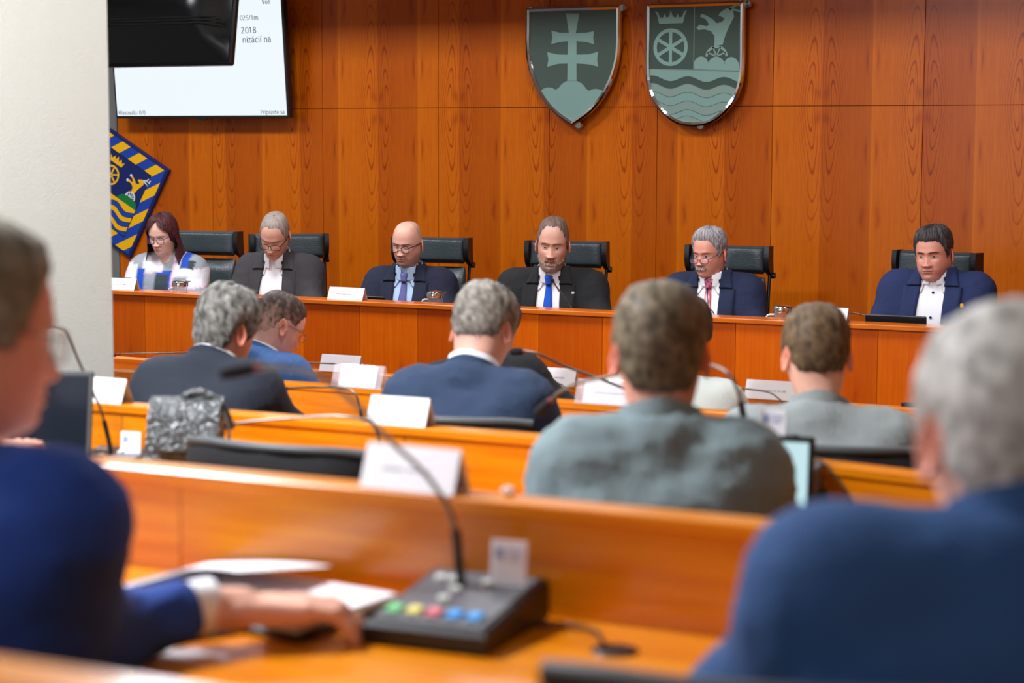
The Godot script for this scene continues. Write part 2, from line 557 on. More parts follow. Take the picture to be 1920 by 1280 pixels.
# ------------------------------------------------------------------ bodies: smooth union of tapered capsules, meshed as surface nets
class Sdf:
	var pa := PackedVector3Array()
	var ba := PackedVector3Array()
	var ra := PackedFloat32Array()
	var dr := PackedFloat32Array()
	var inv := PackedFloat32Array()
	var k := 0.045
	var all := PackedInt32Array()
	func add(a: Vector3, b: Vector3, r0: float, r1: float) -> void:
		pa.append(a); ba.append(b - a); ra.append(r0); dr.append(r1 - r0)
		inv.append(1.0 / maxf((b - a).length_squared(), 1e-9))
		all.append(all.size())
	func at(p: Vector3, ix: PackedInt32Array) -> float:
		var d := 1e3
		for j in ix:
			var q := p - pa[j]
			var h := clampf(q.dot(ba[j]) * inv[j], 0.0, 1.0)
			var e := (q - ba[j] * h).length() - ra[j] - dr[j] * h
			var w := k - absf(d - e)
			d = minf(d, e)
			if w > 0.0: d -= w * w / k * 0.25
		return d
	func net(h: float) -> MB:
		var lo := Vector3(1e3, 1e3, 1e3)
		var hi := -lo
		for j in pa.size():
			var r := maxf(ra[j], ra[j] + dr[j])
			for q in [pa[j], pa[j] + ba[j]]:
				lo = lo.min(q - Vector3(r, r, r)); hi = hi.max(q + Vector3(r, r, r))
		lo -= Vector3(3, 3, 3) * h; hi += Vector3(3, 3, 3) * h
		var bx := int(ceil((hi.x - lo.x) / h / 4.0))
		var by := int(ceil((hi.y - lo.y) / h / 4.0))
		var bz := int(ceil((hi.z - lo.z) / h / 4.0))
		var nx := bx * 4; var ny := by * 4; var nz := bz * 4
		var sy := nx; var sz := nx * ny
		var val := PackedFloat32Array()
		val.resize(nx * ny * nz); val.fill(1.0)
		var act := PackedInt32Array()
		var reach := 4.0 * h * 0.87
		for z in bz:
			for y in by:
				for x in bx:
					var ctr := lo + Vector3(x * 4 + 1.5, y * 4 + 1.5, z * 4 + 1.5) * h
					var d := at(ctr, all)
					if d > reach + h: continue
					var deep := d < -reach - h
					var ix := PackedInt32Array()
					if not deep:
						var best := 1e3
						var ds := PackedFloat32Array()
						for j in all:
							var q := ctr - pa[j]
							var hh := clampf(q.dot(ba[j]) * inv[j], 0.0, 1.0)
							var e := (q - ba[j] * hh).length() - ra[j] - dr[j] * hh
							ds.append(e); best = minf(best, e)
						for j in all:
							if ds[j] < best + k + 2.0 * reach: ix.append(j)
						act.append(x * 4); act.append(y * 4); act.append(z * 4)
					for c in 4:
						for b in 4:
							var o := (x * 4) + (y * 4 + b) * sy + (z * 4 + c) * sz
							for a in 4:
								val[o + a] = -1.0 if deep else at(lo + Vector3(x * 4 + a, y * 4 + b, z * 4 + c) * h, ix)
		var id := PackedInt32Array()
		id.resize(val.size()); id.fill(-1)
		var m := MB.new()
		var cells := PackedInt32Array()
		var off := [0, 1, sy, sy + 1, sz, sz + 1, sz + sy, sz + sy + 1]
		var t := 0
		while t < act.size():
			for c in 4:
				for b in 4:
					for a in 4:
						var x := act[t] + a; var y := act[t + 1] + b; var z := act[t + 2] + c
						if x >= nx - 1 or y >= ny - 1 or z >= nz - 1: continue
						var o := x + y * sy + z * sz
						var s0 := val[o] < 0.0
						var mixed := false
						for q in 7:
							if (val[o + off[q + 1]] < 0.0) != s0:
								mixed = true
								break
						if not mixed: continue
						var sum := Vector3.ZERO
						var cnt := 0
						for q in 8:
							var v0 := val[o + off[q]]
							for ax in 3:
								if q & (1 << ax): continue
								var v1 := val[o + off[q | (1 << ax)]]
								if (v0 < 0.0) != (v1 < 0.0):
									var pt := Vector3(q & 1, (q >> 1) & 1, (q >> 2) & 1)
									pt[ax] += v0 / (v0 - v1)
									sum += pt; cnt += 1
						id[o] = m.p(lo + (Vector3(x, y, z) + sum / cnt) * h, Vector3.ZERO)
						cells.append(o)
			t += 3
		for o in cells:
			var s0 := val[o] < 0.0
			# edge along x: cells o, o-sy, o-sz, o-sy-sz
			for ax in 3:
				var e: int = [1, sy, sz][ax]
				if (val[o + e] < 0.0) == s0: continue
				var u: int = [sy, sz, 1][ax]
				var w: int = [sz, 1, sy][ax]
				if o - u - w < 0: continue
				var q0 := id[o]; var q1 := id[o - u]; var q2 := id[o - u - w]; var q3 := id[o - w]
				if q1 < 0 or q2 < 0 or q3 < 0: continue
				if s0: m.i.append_array([q0, q2, q1, q0, q3, q2])
				else: m.i.append_array([q0, q1, q2, q0, q2, q3])
		m.smooth_from(0, 0)
		return m

func wrinkle(m: MB, amp: float, sd: float) -> void:
	for k in m.v.size():
		var q := m.v[k]
		var d := noise.get_noise_3d(q.x * 9.0 + sd, q.y * 17.0, q.z * 9.0) * 0.75 + noise.get_noise_3d(q.x * 26.0 - sd, q.y * 34.0 + q.x * 14.0, q.z * 26.0) * 0.45
		m.v[k] = q + m.n[k] * d * amp
	for k in m.n.size(): m.n[k] = Vector3.ZERO
	m.smooth_from(0, 0)

# ------------------------------------------------------------------ heads
# section table: height above the eyes, half width, front, back (metres)
const HEAD := [[0.122, 0.004, -0.012, -0.020], [0.1195, 0.022, 0.012, -0.044], [0.114, 0.040, 0.036, -0.064], [0.103, 0.055, 0.056, -0.081], [0.085, 0.066, 0.073, -0.094],
	[0.062, 0.0735, 0.085, -0.102], [0.04, 0.0770, 0.0905, -0.105], [0.018, 0.0780, 0.0920, -0.104], [0.0, 0.0770, 0.0890, -0.100], [-0.02, 0.0755, 0.0885, -0.093],
	[-0.04, 0.0730, 0.0885, -0.084], [-0.06, 0.0690, 0.0890, -0.076], [-0.08, 0.0640, 0.0890, -0.071], [-0.095, 0.0590, 0.0870, -0.069], [-0.107, 0.0545, 0.0800, -0.068],
	[-0.115, 0.0530, 0.0660, -0.068], [-0.123, 0.0530, 0.0460, -0.069], [-0.135, 0.0540, 0.0360, -0.070], [-0.155, 0.0550, 0.0320, -0.072], [-0.19, 0.0580, 0.0360, -0.077], [-0.24, 0.0700, 0.0420, -0.083]]

func head_at(y: float) -> Vector3:
	var k := 0
	while k < HEAD.size() - 2 and HEAD[k + 1][0] > y: k += 1
	var a: Array = HEAD[k]; var b: Array = HEAD[k + 1]
	var pr: Array = HEAD[maxi(k - 1, 0)]; var po: Array = HEAD[mini(k + 2, HEAD.size() - 1)]
	var w := clampf((y - a[0]) / (b[0] - a[0]), 0.0, 1.0)
	var r := Vector3.ZERO
	for j in 3:
		var m0: float = (b[j + 1] - pr[j + 1]) / minf(b[0] - pr[0], -1e-5) * (b[0] - a[0])
		var m1: float = (po[j + 1] - a[j + 1]) / minf(po[0] - a[0], -1e-5) * (b[0] - a[0])
		var w2 := w * w; var w3 := w2 * w
		r[j] = (2 * w3 - 3 * w2 + 1) * a[j + 1] + (w3 - 2 * w2 + w) * m0 + (-2 * w3 + 3 * w2) * b[j + 1] + (w3 - w2) * m1
	r.x = maxf(r.x, 0.002)
	return r

func g2(x: float, y: float, cx: float, cy: float, sx: float, sy: float) -> float:
	var a := (x - cx) / sx; var b := (y - cy) / sy
	return exp(-0.5 * (a * a + b * b))

# relief of the face in metres, x to the side (both sides alike), y above the eyes
func relief(x: float, y: float, s: Dictionary) -> float:
	var ax := absf(x)
	var ns: float = s.get("nose", 1.0)
	var d := 0.0
	# nose
	if y < 0.03 and y > -0.062 and ax < 0.04:
		var t := clampf((0.016 - y) / 0.054, 0.0, 1.0)
		var hgt := (0.003 + 0.021 * pow(t, 1.25)) * smoothstep(0.028, 0.006, y) * ns
		if y < -0.036: hgt *= smoothstep(-0.0535, -0.0395, y)
		var sg := 0.0068 + 0.0065 * t
		d += hgt * exp(-0.5 * ax * ax / (sg * sg))
		d += 0.0075 * ns * g2(ax, y, 0.0145, -0.0415, 0.0055, 0.0058)
		d -= 0.0030 * g2(ax, y, 0.0075, -0.051, 0.0035, 0.0022)
	d += 0.0048 * g2(ax, y, 0.024, 0.0205, 0.022, 0.0075) * s.get("brow", 1.0)
	d -= 0.0105 * g2(ax, y, 0.031, 0.001, 0.0165, 0.0115)
	d += 0.0062 * g2(ax, y, 0.0315, -0.001, 0.0112, 0.0072)
	d -= 0.0022 * g2(ax, y, 0.031, 0.0085, 0.013, 0.0022)
	d -= 0.0020 * g2(ax, y, 0.028, -0.0135, 0.012, 0.0025)
	d += 0.0045 * g2(ax, y, 0.047, -0.026, 0.016, 0.014)
	d += 0.0062 * g2(ax, y, 0.0, -0.067, 0.024, 0.017)
	# folds from the nose to the mouth corners
	var fx := 0.018 + (-0.045 - y) * 0.42
	if y < -0.036 and y > -0.085: d -= 0.0024 * exp(-0.5 * pow((ax - fx) / 0.0032, 2.0)) * smoothstep(-0.085, -0.07, y) * smoothstep(-0.036, -0.046, y)
	var mw: float = s.get("mouth", 0.024)
	var lip := clampf(1.0 - pow(ax / mw, 2.0), 0.0, 1.0)
	d += 0.0034 * lip * exp(-0.5 * pow((y + 0.0645) / 0.0032, 2.0))
	d += 0.0042 * lip * exp(-0.5 * pow((y + 0.0745) / 0.0038, 2.0))
	d -= 0.0040 * smoothstep(mw + 0.004, mw - 0.004, ax) * exp(-0.5 * pow((y + 0.0690 + 0.002 * pow(ax / mw, 2.0)) / 0.0014, 2.0))
	d -= 0.0030 * g2(ax, y, 0.0, -0.0845, 0.018, 0.0045)
	d += 0.0050 * g2(ax, y, 0.0, -0.099, 0.014, 0.009)
	d += s.get("fat", 0.0) * (0.010 * g2(ax, y, 0.050, -0.065, 0.02, 0.025) + 0.014 * g2(ax, y, 0.02, -0.118, 0.04, 0.012))
	return d

func front_z(x: float, y: float, s: Dictionary) -> float:
	var h := head_at(y)
	var wj: float = h.x * jawk(y, s)
	var c := center_z(y)
	var sn := pow(clampf(absf(x) / wj, 0.0, 0.999), 1.0 / face_pow(y))
	return c + (h.y - c) * pow(sqrt(1.0 - sn * sn), face_pow(y)) + relief(x, y, s)

func jawk(y: float, s: Dictionary) -> float:
	return lerpf(1.0, s.get("jaw", 1.0), smoothstep(-0.01, -0.07, y))

func center_z(y: float) -> float:
	return lerpf(-0.012, -0.022, smoothstep(-0.02, -0.14, y))

func face_pow(y: float) -> float:
	return lerpf(0.86, 1.0, smoothstep(-0.03, -0.10, y))

func hair_line(tab: Array, a: float) -> float:
	for k in tab.size() - 1:
		if a <= tab[k + 1][0]:
			var w: float = (a - tab[k][0]) / (tab[k + 1][0] - tab[k][0])
			return lerpf(tab[k][1], tab[k + 1][1], w * w * (3.0 - 2.0 * w))
	return tab[-1][1]

const MALE := [[0.0, 0.070], [0.45, 0.074], [0.75, 0.070], [1.0, 0.045], [1.15, 0.012], [1.3, -0.018], [1.42, -0.012], [1.6, 0.022], [1.9, 0.006], [2.05, -0.045], [2.4, -0.072], [3.15, -0.080]]

# Poses a head point: the head turns about the top of the neck, the neck follows below.
var head_wide := 1.0
func posed(p: Vector3, hb: Basis, nb: Basis) -> Vector3:
	p.x *= head_wide
	var piv := Vector3(0, -0.10, -0.03)
	var w := smoothstep(-0.20, -0.095, p.y + (0.25 * (p.z + 0.03) if p.z < -0.03 else 0.0))
	return (nb * (p - piv)).lerp(hb * (p - piv), w)

# Builds skin, hair and beard of one head about the top of the neck.
func make_head(s: Dictionary, hb: Basis, nb: Basis) -> Dictionary:
	var fine: bool = s.get("fine", true)
	var cols: int = 140 if fine else 72
	var ys := PackedFloat32Array()
	for k in 12: ys.append(lerpf(0.122, 0.100, pow(k / 12.0, 1.6)))
	for k in 14: ys.append(lerpf(0.100, 0.030, k / 14.0))
	var mid := 70 if fine else 30
	for k in mid: ys.append(lerpf(0.030, -0.112, float(k) / mid))
	for k in 17: ys.append(lerpf(-0.112, -0.24, k / 16.0))
	var rows := ys.size()
	var skin: Color = s.skin
	var hc: Color = s.get("hair_col", lin(60, 45, 35))
	var hc2: Color = s.get("hair_col2", hc)
	var bc: Color = s.get("beard_col", hc)
	var tab: Array = s.get("line", MALE)
	var tt: float = s.get("top", 0.016)
	var ts: float = s.get("side", 0.008)
	var bald: float = s.get("bald", 0.0)
	var clump: float = s.get("clump", 1.0)
	var sd: float = s.get("seed", 1.0) * 31.7
	var nb_beard: float = s.get("beard", 0.0)
	var stub: float = s.get("stubble", 0.0)
	var pts := PackedVector3Array(); var colr := PackedColorArray()
	var hp := PackedVector3Array(); var hcol := PackedColorArray(); var hm := PackedFloat32Array()
	var bp := PackedVector3Array(); var bcol := PackedColorArray(); var bm := PackedFloat32Array()
	for r in rows:
		var y := ys[r]
		var h := head_at(y)
		var w := h.x * jawk(y, s)
		var c := center_z(y)
		var fp := face_pow(y)
		for q in cols:
			var sv := float(q) / cols * 2.0 - 1.0
			var phi := PI * signf(sv) * pow(absf(sv), 1.45)
			var sn := sin(phi); var cs := cos(phi)
			var x: float; var z: float
			if cs >= 0.0:
				x = w * signf(sn) * pow(absf(sn), fp); z = c + (h.y - c) * pow(cs, fp)
			else:
				x = w * signf(sn) * pow(absf(sn), 0.95); z = c + (h.z - c) * pow(-cs, 0.95)
			var p := Vector3(x, y, z)
			var fm := smoothstep(0.05, 0.5, cs)
			if fm > 0.0 and y < 0.06: p.z += relief(x, y, s) * fm
			var ax := absf(x)
			# colour of the skin itself
			var n1 := noise.get_noise_3d(x * 40.0 + sd, y * 40.0, z * 40.0)
			var col := skin * (1.0 + 0.08 * n1)
			if fm > 0.0:
				var flush := 0.55 * g2(ax, y, 0.045, -0.032, 0.018, 0.018) + 0.7 * g2(ax, y, 0.0, -0.04, 0.014, 0.012) + 0.25 * g2(ax, y, 0.0, 0.05, 0.05, 0.02)
				col = col.lerp(Color(skin.r * 0.98, skin.g * 0.70, skin.b * 0.66), clampf(flush * s.get("flush", 0.7), 0.0, 1.0) * fm)
				var mw: float = s.get("mouth", 0.024)
				var lp := smoothstep(1.0, 0.75, ax / mw) * smoothstep(0.0085, 0.0055, absf(y + 0.0695) * (1.0 + 0.8 * pow(ax / mw, 2.0)))
				col = col.lerp(s.get("lips", Color(skin.r * 0.72, skin.g * 0.40, skin.b * 0.38)), lp * 0.8 * fm)
				if absf(y + 0.069 + 0.002 * pow(ax / mw, 2.0)) < 0.0015 and ax < mw: col = col.lerp(Color(0.12, 0.03, 0.025), 0.7)
				# brows
				var by := 0.0190 + 0.0055 * (1.0 - pow((ax - 0.031) / 0.027, 2.0)) - 0.004
				var bw := smoothstep(0.0045, 0.0015, absf(y - by)) * smoothstep(0.009, 0.015, ax) * smoothstep(0.056, 0.046, ax)
				col = col.lerp(s.get("brow_col", hc), bw * s.get("brow_k", 0.75) * fm)
				p.z += 0.0012 * bw
				# lashes of a lowered lid
				if s.get("eye", 1.0) < 0.5:
					var ly := -0.0062 + 0.0035 * pow((ax - 0.0315) / 0.014, 2.0)
					var lw := smoothstep(0.0022, 0.0006, absf(y - ly)) * smoothstep(0.0165, 0.012, absf(ax - 0.0315))
					col = col.lerp(Color(0.03, 0.018, 0.014), lw * 0.9)
					p.z += 0.0006 * lw
			# stubble and beard zones
			var lim := lerpf(-0.046, -0.068, smoothstep(0.024, 0.038, ax)) + 1.1 * maxf(0.0, ax - 0.050)
			var zone := smoothstep(lim + 0.004, lim - 0.008, y) * smoothstep(-0.128, -0.112, y + 0.15 * (p.z - 0.03)) * smoothstep(-0.25, 0.10, cs)
			zone *= 1.0 - 0.9 * smoothstep(1.1, 0.8, ax / s.get("mouth", 0.024)) * smoothstep(0.009, 0.006, absf(y + 0.0695))
			zone *= 1.0 - smoothstep(0.006, 0.0, absf(y + 0.083)) * smoothstep(0.022, 0.014, ax) * 0.0
			var grainy := 0.75 + 0.5 * noise.get_noise_3d(x * 420.0, y * 420.0, z * 420.0 + sd)
			if stub > 0.0: col = col.lerp(bc, clampf(zone * stub * grainy, 0.0, 1.0))
			# hair
			var a := absf(phi)
			var jag := 0.007 * noise.get_noise_3d(phi * 9.0, sd, 3.0) + 0.005 * noise.get_noise_3d(phi * 60.0, sd, 9.0)
			var hy := y - hair_line(tab, a) - jag
			var mm := smoothstep(-0.004, 0.010, hy)
			if bald > 0.0:
				var crown := Vector2(x / 0.062, (z - s.get("bald_z", -0.005)) / s.get("bald_len", 0.085)).length()
				mm *= 1.0 - bald * smoothstep(1.15, 0.8, crown) * smoothstep(0.05, 0.085, y)
			# scalp colour under thin hair
			var sk: float = s.get("scalp", 0.5) * smoothstep(-0.012, 0.012, hy) * (mm if bald > 0.0 else 1.0) * clampf(grainy, 0.4, 1.0)
			if s.has("fade") and a > 1.1: sk = maxf(sk, s.fade * smoothstep(-0.085, 0.0, hy) * clampf(grainy, 0.4, 1.0))
			col = col.lerp(hc.lerp(hc2, 0.4), clampf(sk, 0.0, 1.0))
			pts.append(p)
			colr.append(Color(col.r, col.g, col.b))
			var strand := noise.get_noise_3d(phi * 11.0 * clump + sd, y * 26.0, z * 9.0)
			var thin := noise.get_noise_3d(phi * 46.0 + sd, y * 30.0 + 7.0, z * 22.0)
			var th: float = lerpf(ts, tt, smoothstep(0.01, 0.09, y)) * (1.0 + 0.45 * strand * s.get("messy", 1.0))
			if s.has("quiff"): th += s.quiff * smoothstep(0.3, 0.9, cs) * smoothstep(0.06, 0.10, y)
			var nr := Vector3(x, (y - 0.02) * (1.0 if y > 0.02 else 0.3), z - c).normalized()
			var rise := lerpf(mm, smoothstep(-0.004, 0.035, hy) * mm, 0.75 if cs > -0.2 else 0.4)
			hp.append(p + nr * (th * rise + 0.0012 * mm + 0.0016 * thin * mm - 0.003 * (1.0 - mm)))
			hm.append(mm)
			var greyk := clampf(0.5 + 0.9 * thin + 0.5 * strand + s.get("grey_side", 0.0) * (0.5 - smoothstep(-0.04, 0.08, y)), 0.0, 1.0)
			var h3 := hc.lerp(hc2, greyk)
			hcol.append(Color(h3.r, h3.g, h3.b))
			var bmk := 0.0
			if nb_beard > 0.0: bmk = zone * (1.0 if s.get("full", true) else smoothstep(0.036, 0.028, ax))
			if s.has("moustache"):
				bmk = maxf(bmk, smoothstep(0.034, 0.026, ax) * smoothstep(0.0105, 0.006, absf(y + 0.0595 + 0.22 * maxf(0.0, ax - 0.012))) * smoothstep(0.2, 0.5, cs))
			bp.append(p + Vector3(nr.x, -0.25, maxf(nr.z, 0.2)).normalized() * (maxf(nb_beard, s.get("moustache", 0.0)) * bmk * (1.0 + 0.5 * thin) - 0.003 * (1.0 - bmk)))
			bm.append(bmk)
			var b3 := bc.lerp(s.get("beard_col2", bc), clampf(0.5 + thin * 1.2 - 12.0 * (y + 0.085), 0.0, 1.0))
			bcol.append(Color(b3.r, b3.g, b3.b))
	for k in pts.size(): pts[k] = posed(pts[k], hb, nb)
	var m := MB.new()
	m.grid(pts, rows, cols, true, colr)
	# eyes
	if s.get("eye", 1.0) > 0.5 and fine:
		var open: float = s.get("open", 0.0042)
		for e in [-1.0, 1.0]:
			var ep := PackedVector3Array(); var ec := PackedColorArray()
			var gz: float = s.get("gaze", 0.0)
			for a in 9:
				for b in 25:
					var uu := b / 12.0 - 1.0; var vv := a / 4.0 - 1.0
					var x: float = e * 0.0315 + uu * 0.0150
					var lim := pow(maxf(1.0 - uu * uu, 0.0), 0.7)
					var y: float = -0.0015 + (vv * open + (0.0008 if vv > 0 else 0.0)) * lim + 0.0012 * e * uu
					ep.append(posed(Vector3(x, y, front_z(x, y, s) + 0.0012), hb, nb))
					var dd := Vector2(x - e * 0.0315 - gz, y + 0.0005).length()
					var cc := Color(0.46, 0.41, 0.38)
					if dd < 0.0062: cc = s.get("iris", Color(0.07, 0.06, 0.05))
					if dd < 0.0026: cc = Color(0.01, 0.01, 0.01)
					if vv > 0.55: cc = Color(0.03, 0.02, 0.015)
					ec.append(cc)
			m.grid(ep, 9, 25, false, ec, true)
	# ears
	for e in [-1.0, 1.0]:
		var er := 9; var ea := 26
		var ep := PackedVector3Array(); var ec := PackedColorArray()
		for side in 2:
			for a in er:
				for b in ea:
					var t := TAU * b / ea
					var rr := a / float(er - 1)
					if side == 1: rr = 1.0 - rr * 0.75
					var wy := 0.034 * sin(t) * rr; var wz := cos(t) * rr * (0.0195 if sin(t) > -0.2 else 0.0155)
					var bump := 0.0045 * exp(-pow((rr - 0.85) / 0.14, 2.0)) - 0.005 * exp(-pow(rr / 0.45, 2.0)) + (0.0025 * exp(-pow((rr - 0.5) / 0.12, 2.0)) if sin(t) > -0.3 else 0.0)
					if side == 1: bump = -0.004 - 0.002 * (1.0 - rr)
					var loc := Vector3(bump, wy - wz * 0.22, wz + wy * -0.22)
					loc = Basis(Vector3.UP, 0.55) * loc
					var base := Vector3(0.0785, -0.010, -0.026) + loc + Vector3(0.004, 0, 0)
					base.x *= e
					ep.append(posed(base, hb, nb))
					var ek := 0.85 + 0.15 * rr
					ec.append(Color(skin.r * ek, skin.g * 0.72 * ek, skin.b * 0.66 * ek))
		m.grid(ep, er * 2, ea, true, ec, e > 0)
	var out := {"skin": m}
	var any := false
	if not s.get("no_hair", false):
		out["hair"] = shell(hp, hcol, hm, rows, cols, hb, nb, s.get("strands", 700), s.get("strand_len", 0.018), hc, hc2, int(sd), s.get("stick", 0.35))
	if nb_beard > 0.0 or s.has("moustache"):
		out["beard"] = shell(bp, bcol, bm, rows, cols, hb, nb, 260, 0.009, bc, s.get("beard_col2", bc), int(sd) + 3, 0.3)
	return out

# keeps only the quads of a grid where hair grows and adds loose strands
func shell(p: PackedVector3Array, col: PackedColorArray, mask: PackedFloat32Array, rows: int, cols: int, hb: Basis, nb: Basis, strands: int, length: float, c1: Color, c2: Color, sd: int, stick: float) -> MB:
	var q := PackedVector3Array()
	for k in p.size(): q.append(posed(p[k], hb, nb))
	var m := MB.new()
	for k in q.size():
		m.v.append(q[k]); m.n.append(Vector3.ZERO); m.c.append(col[k]); m.u.append(Vector2.ZERO)
	for r in rows - 1:
		for k in cols:
			var a := r * cols + k
			var b := r * cols + (k + 1) % cols
			if mask[a] + mask[b] + mask[a + cols] + mask[b + cols] > 0.02:
				m.i.append_array([a, b + cols, b, a, a + cols, b + cols])
	m.smooth_from(0, 0)
	var rg := RandomNumberGenerator.new()
	rg.seed = sd
	var made := 0
	var tries := 0
	while made < strands and tries < strands * 12:
		tries += 1
		var r := rg.randi_range(2, rows - 3)
		var k := rg.randi_range(0, cols - 1)
		# grids are denser in front: thin the picks out there
		var a := r * cols + k
		if mask[a] < 0.55 or rg.randf() > (q[a].distance_to(q[r * cols + (k + 1) % cols]) / 0.006): continue
		made += 1
		var down := (q[a + cols] - q[a - cols]).normalized()
		var across := m.n[a].cross(down).normalized()
		var lean := rg.randf_range(-0.5, 0.5)
		var dir := (down + across * lean + m.n[a] * rg.randf_range(0.0, stick)).normalized()
		var base := q[a] + m.n[a] * 0.0006
		var ln := length * rg.randf_range(0.6, 1.4)
		var wd := rg.randf_range(0.0008, 0.0017)
		var tip := base + dir * ln - m.n[a] * 0.04 * ln
		var mid := base + dir * ln * 0.5 + m.n[a] * 0.10 * ln
		m.tone = col[a].lerp(c1.lerp(c2, rg.randf()), 0.6)
		var nn := (m.n[a] + across * rg.randf_range(-0.35, 0.35)).normalized()
		var k0 := m.p(base - across * wd, nn)
		m.p(base + across * wd, nn); m.p(mid + across * wd * 0.8, nn); m.p(mid - across * wd * 0.8, nn); m.p(tip, nn)
		m.i.append_array([k0, k0 + 1, k0 + 2, k0, k0 + 2, k0 + 3, k0 + 3, k0 + 2, k0 + 4])
	return m

# ------------------------------------------------------------------ hands (one relaxed hand, shared)
var hand_mesh: ArrayMesh
var hand_mirror: ArrayMesh
func make_hand() -> void:
	# wrist at the origin, fingers along +z, palm down; left hand, thumb on -x
	var s := Sdf.new()
	s.k = 0.012
	s.add(Vector3(0, 0, -0.03), Vector3(0, 0, 0.01), 0.027, 0.027)
	for k in 4:
		var x := (k - 1.5) * 0.0195
		s.add(Vector3(x * 0.6, 0, 0.01), Vector3(x, 0.004 - absf(k - 1.3) * 0.002, 0.085), 0.017, 0.013)
		var ln: float = [0.042, 0.047, 0.043, 0.034][k]
		var p0 := Vector3(x, 0.004, 0.088)
		var p1 := p0 + Vector3(x * 0.10, -0.003, ln)
		var p2 := p1 + Vector3(x * 0.03, -0.018, ln * 0.55)
		var p3 := p2 + Vector3(0, -0.016, ln * 0.32)
		s.add(p0, p1, 0.0098, 0.0088)
		s.add(p1, p2, 0.0088, 0.0080)
		s.add(p2, p3, 0.0080, 0.0070)
	s.add(Vector3(-0.018, -0.004, 0.012), Vector3(-0.045, -0.010, 0.05), 0.015, 0.012)
	s.add(Vector3(-0.045, -0.010, 0.05), Vector3(-0.050, -0.014, 0.085), 0.0105, 0.0088)
	s.add(Vector3(-0.050, -0.014, 0.085), Vector3(-0.044, -0.018, 0.108), 0.0088, 0.0075)
	s.k = 0.006
	var m := s.net(0.0045)
	hand_mesh = m.mesh()
	var w := MB.new()
	for k in m.v.size():
		w.v.append(m.v[k] * Vector3(-1, 1, 1)); w.n.append(m.n[k] * Vector3(-1, 1, 1)); w.c.append(Color.WHITE); w.u.append(Vector2.ZERO)
	var t := 0
	while t < m.i.size():
		w.i.append_array([m.i[t], m.i[t + 2], m.i[t + 1]])
		t += 3
	hand_mirror = w.mesh()

var leg_mesh: ArrayMesh
var shoe_mesh: ArrayMesh
func make_legs() -> void:
	var s := Sdf.new()
	s.add(Vector3(-0.09, 0.55, 0.0), Vector3(0.09, 0.55, 0.0), 0.125, 0.125)
	for e in [-1.0, 1.0]:
		s.add(Vector3(0.09 * e, 0.53, 0.02), Vector3(0.13 * e, 0.50, 0.42), 0.095, 0.070)
		s.add(Vector3(0.13 * e, 0.50, 0.42), Vector3(0.14 * e, 0.10, 0.40), 0.068, 0.055)
	leg_mesh = s.net(0.024).mesh()
	var f := Sdf.new()
	f.k = 0.03
	f.add(Vector3(0, 0.055, -0.04), Vector3(0, 0.050, 0.0), 0.048, 0.046)
	f.add(Vector3(0, 0.045, 0.0), Vector3(0, 0.036, 0.15), 0.044, 0.036)
	shoe_mesh = f.net(0.014).mesh()

# ------------------------------------------------------------------ whole seated figures
var skin_mat: StandardMaterial3D
var hair_mat: StandardMaterial3D

func proj(s: Sdf, n: Vector3, y: Vector3, z: Vector3, u: float, v: float, off: float) -> Vector3:
	var p := n + Vector3.RIGHT * u + y * v + z * 0.32
	var t := 0.0
	for k in 40:
		var d := s.at(p, s.all)
		if d < 0.0008: break
		p -= z * d
		t += d
		if t > 0.34:
			p = n + Vector3.RIGHT * u + y * v
			break
	return p + z * off

# cloth laid on the chest: rows of [v, u0, u1]; a rim turns the edge down
func patch(m: MB, s: Sdf, n: Vector3, y: Vector3, z: Vector3, rows: Array, cols: int, off: float, bulge := 0.0) -> void:
	var pts := PackedVector3Array()
	var full := [rows[0]] + rows + [rows[-1]]
	for r in full.size():
		for c in cols + 2:
			var cc := clampi(c - 1, 0, cols - 1)
			var edge: bool = r == 0 or r == full.size() - 1 or c == 0 or c == cols + 1
			var w := float(cc) / (cols - 1)
			var o := (-0.002 if edge else off + bulge * (1.0 - pow(2.0 * w - 1.0, 2.0)))
			pts.append(proj(s, n, y, z, lerpf(full[r][1], full[r][2], w), full[r][0], o))
	m.grid(pts, full.size(), cols + 2, false, PackedColorArray(), rows[0][0] < rows[-1][0])

func rows_of(keys: Array, m := 10) -> Array:
	# interpolates [v, u0, u1] keys
	var out := []
	for k in keys.size() - 1:
		for j in m:
			var w := float(j) / m
			out.append([lerpf(keys[k][0], keys[k + 1][0], w), lerpf(keys[k][1], keys[k + 1][1], w), lerpf(keys[k][2], keys[k + 1][2], w)])
	out.append(keys[-1])
	return out

# collar ring round the neck: a = 0 is the nape
func collar(m: MB, n: Vector3, y: Vector3, z: Vector3, rx: float, rz: float, reach: float, top_back: float, top_front: float, low_back: float, low_front: float, flare: float, shift := 0.0) -> void:
	var cols := 40
	var outer := PackedVector3Array()
	for r in 6:
		for c in cols:
			var a := lerpf(-reach, reach, c / float(cols - 1))
			var f := pow(absf(a) / PI, 1.3)
			var t := lerpf(top_back, top_front, f)
			var l := lerpf(low_back, low_front, f)
			var h: float = [l, l, lerpf(l, t, 0.5), t, t, lerpf(t, l, 0.9)][r]
			var fl: float = [flare - 0.004, flare, flare * 0.45, 0.0015, -0.003, -0.004][r]
			outer.append(n + Vector3.RIGHT * sin(a) * (rx + fl) + z * (-cos(a) * (rz + fl) + shift) + y * h)
	m.grid(outer, 6, cols, false)

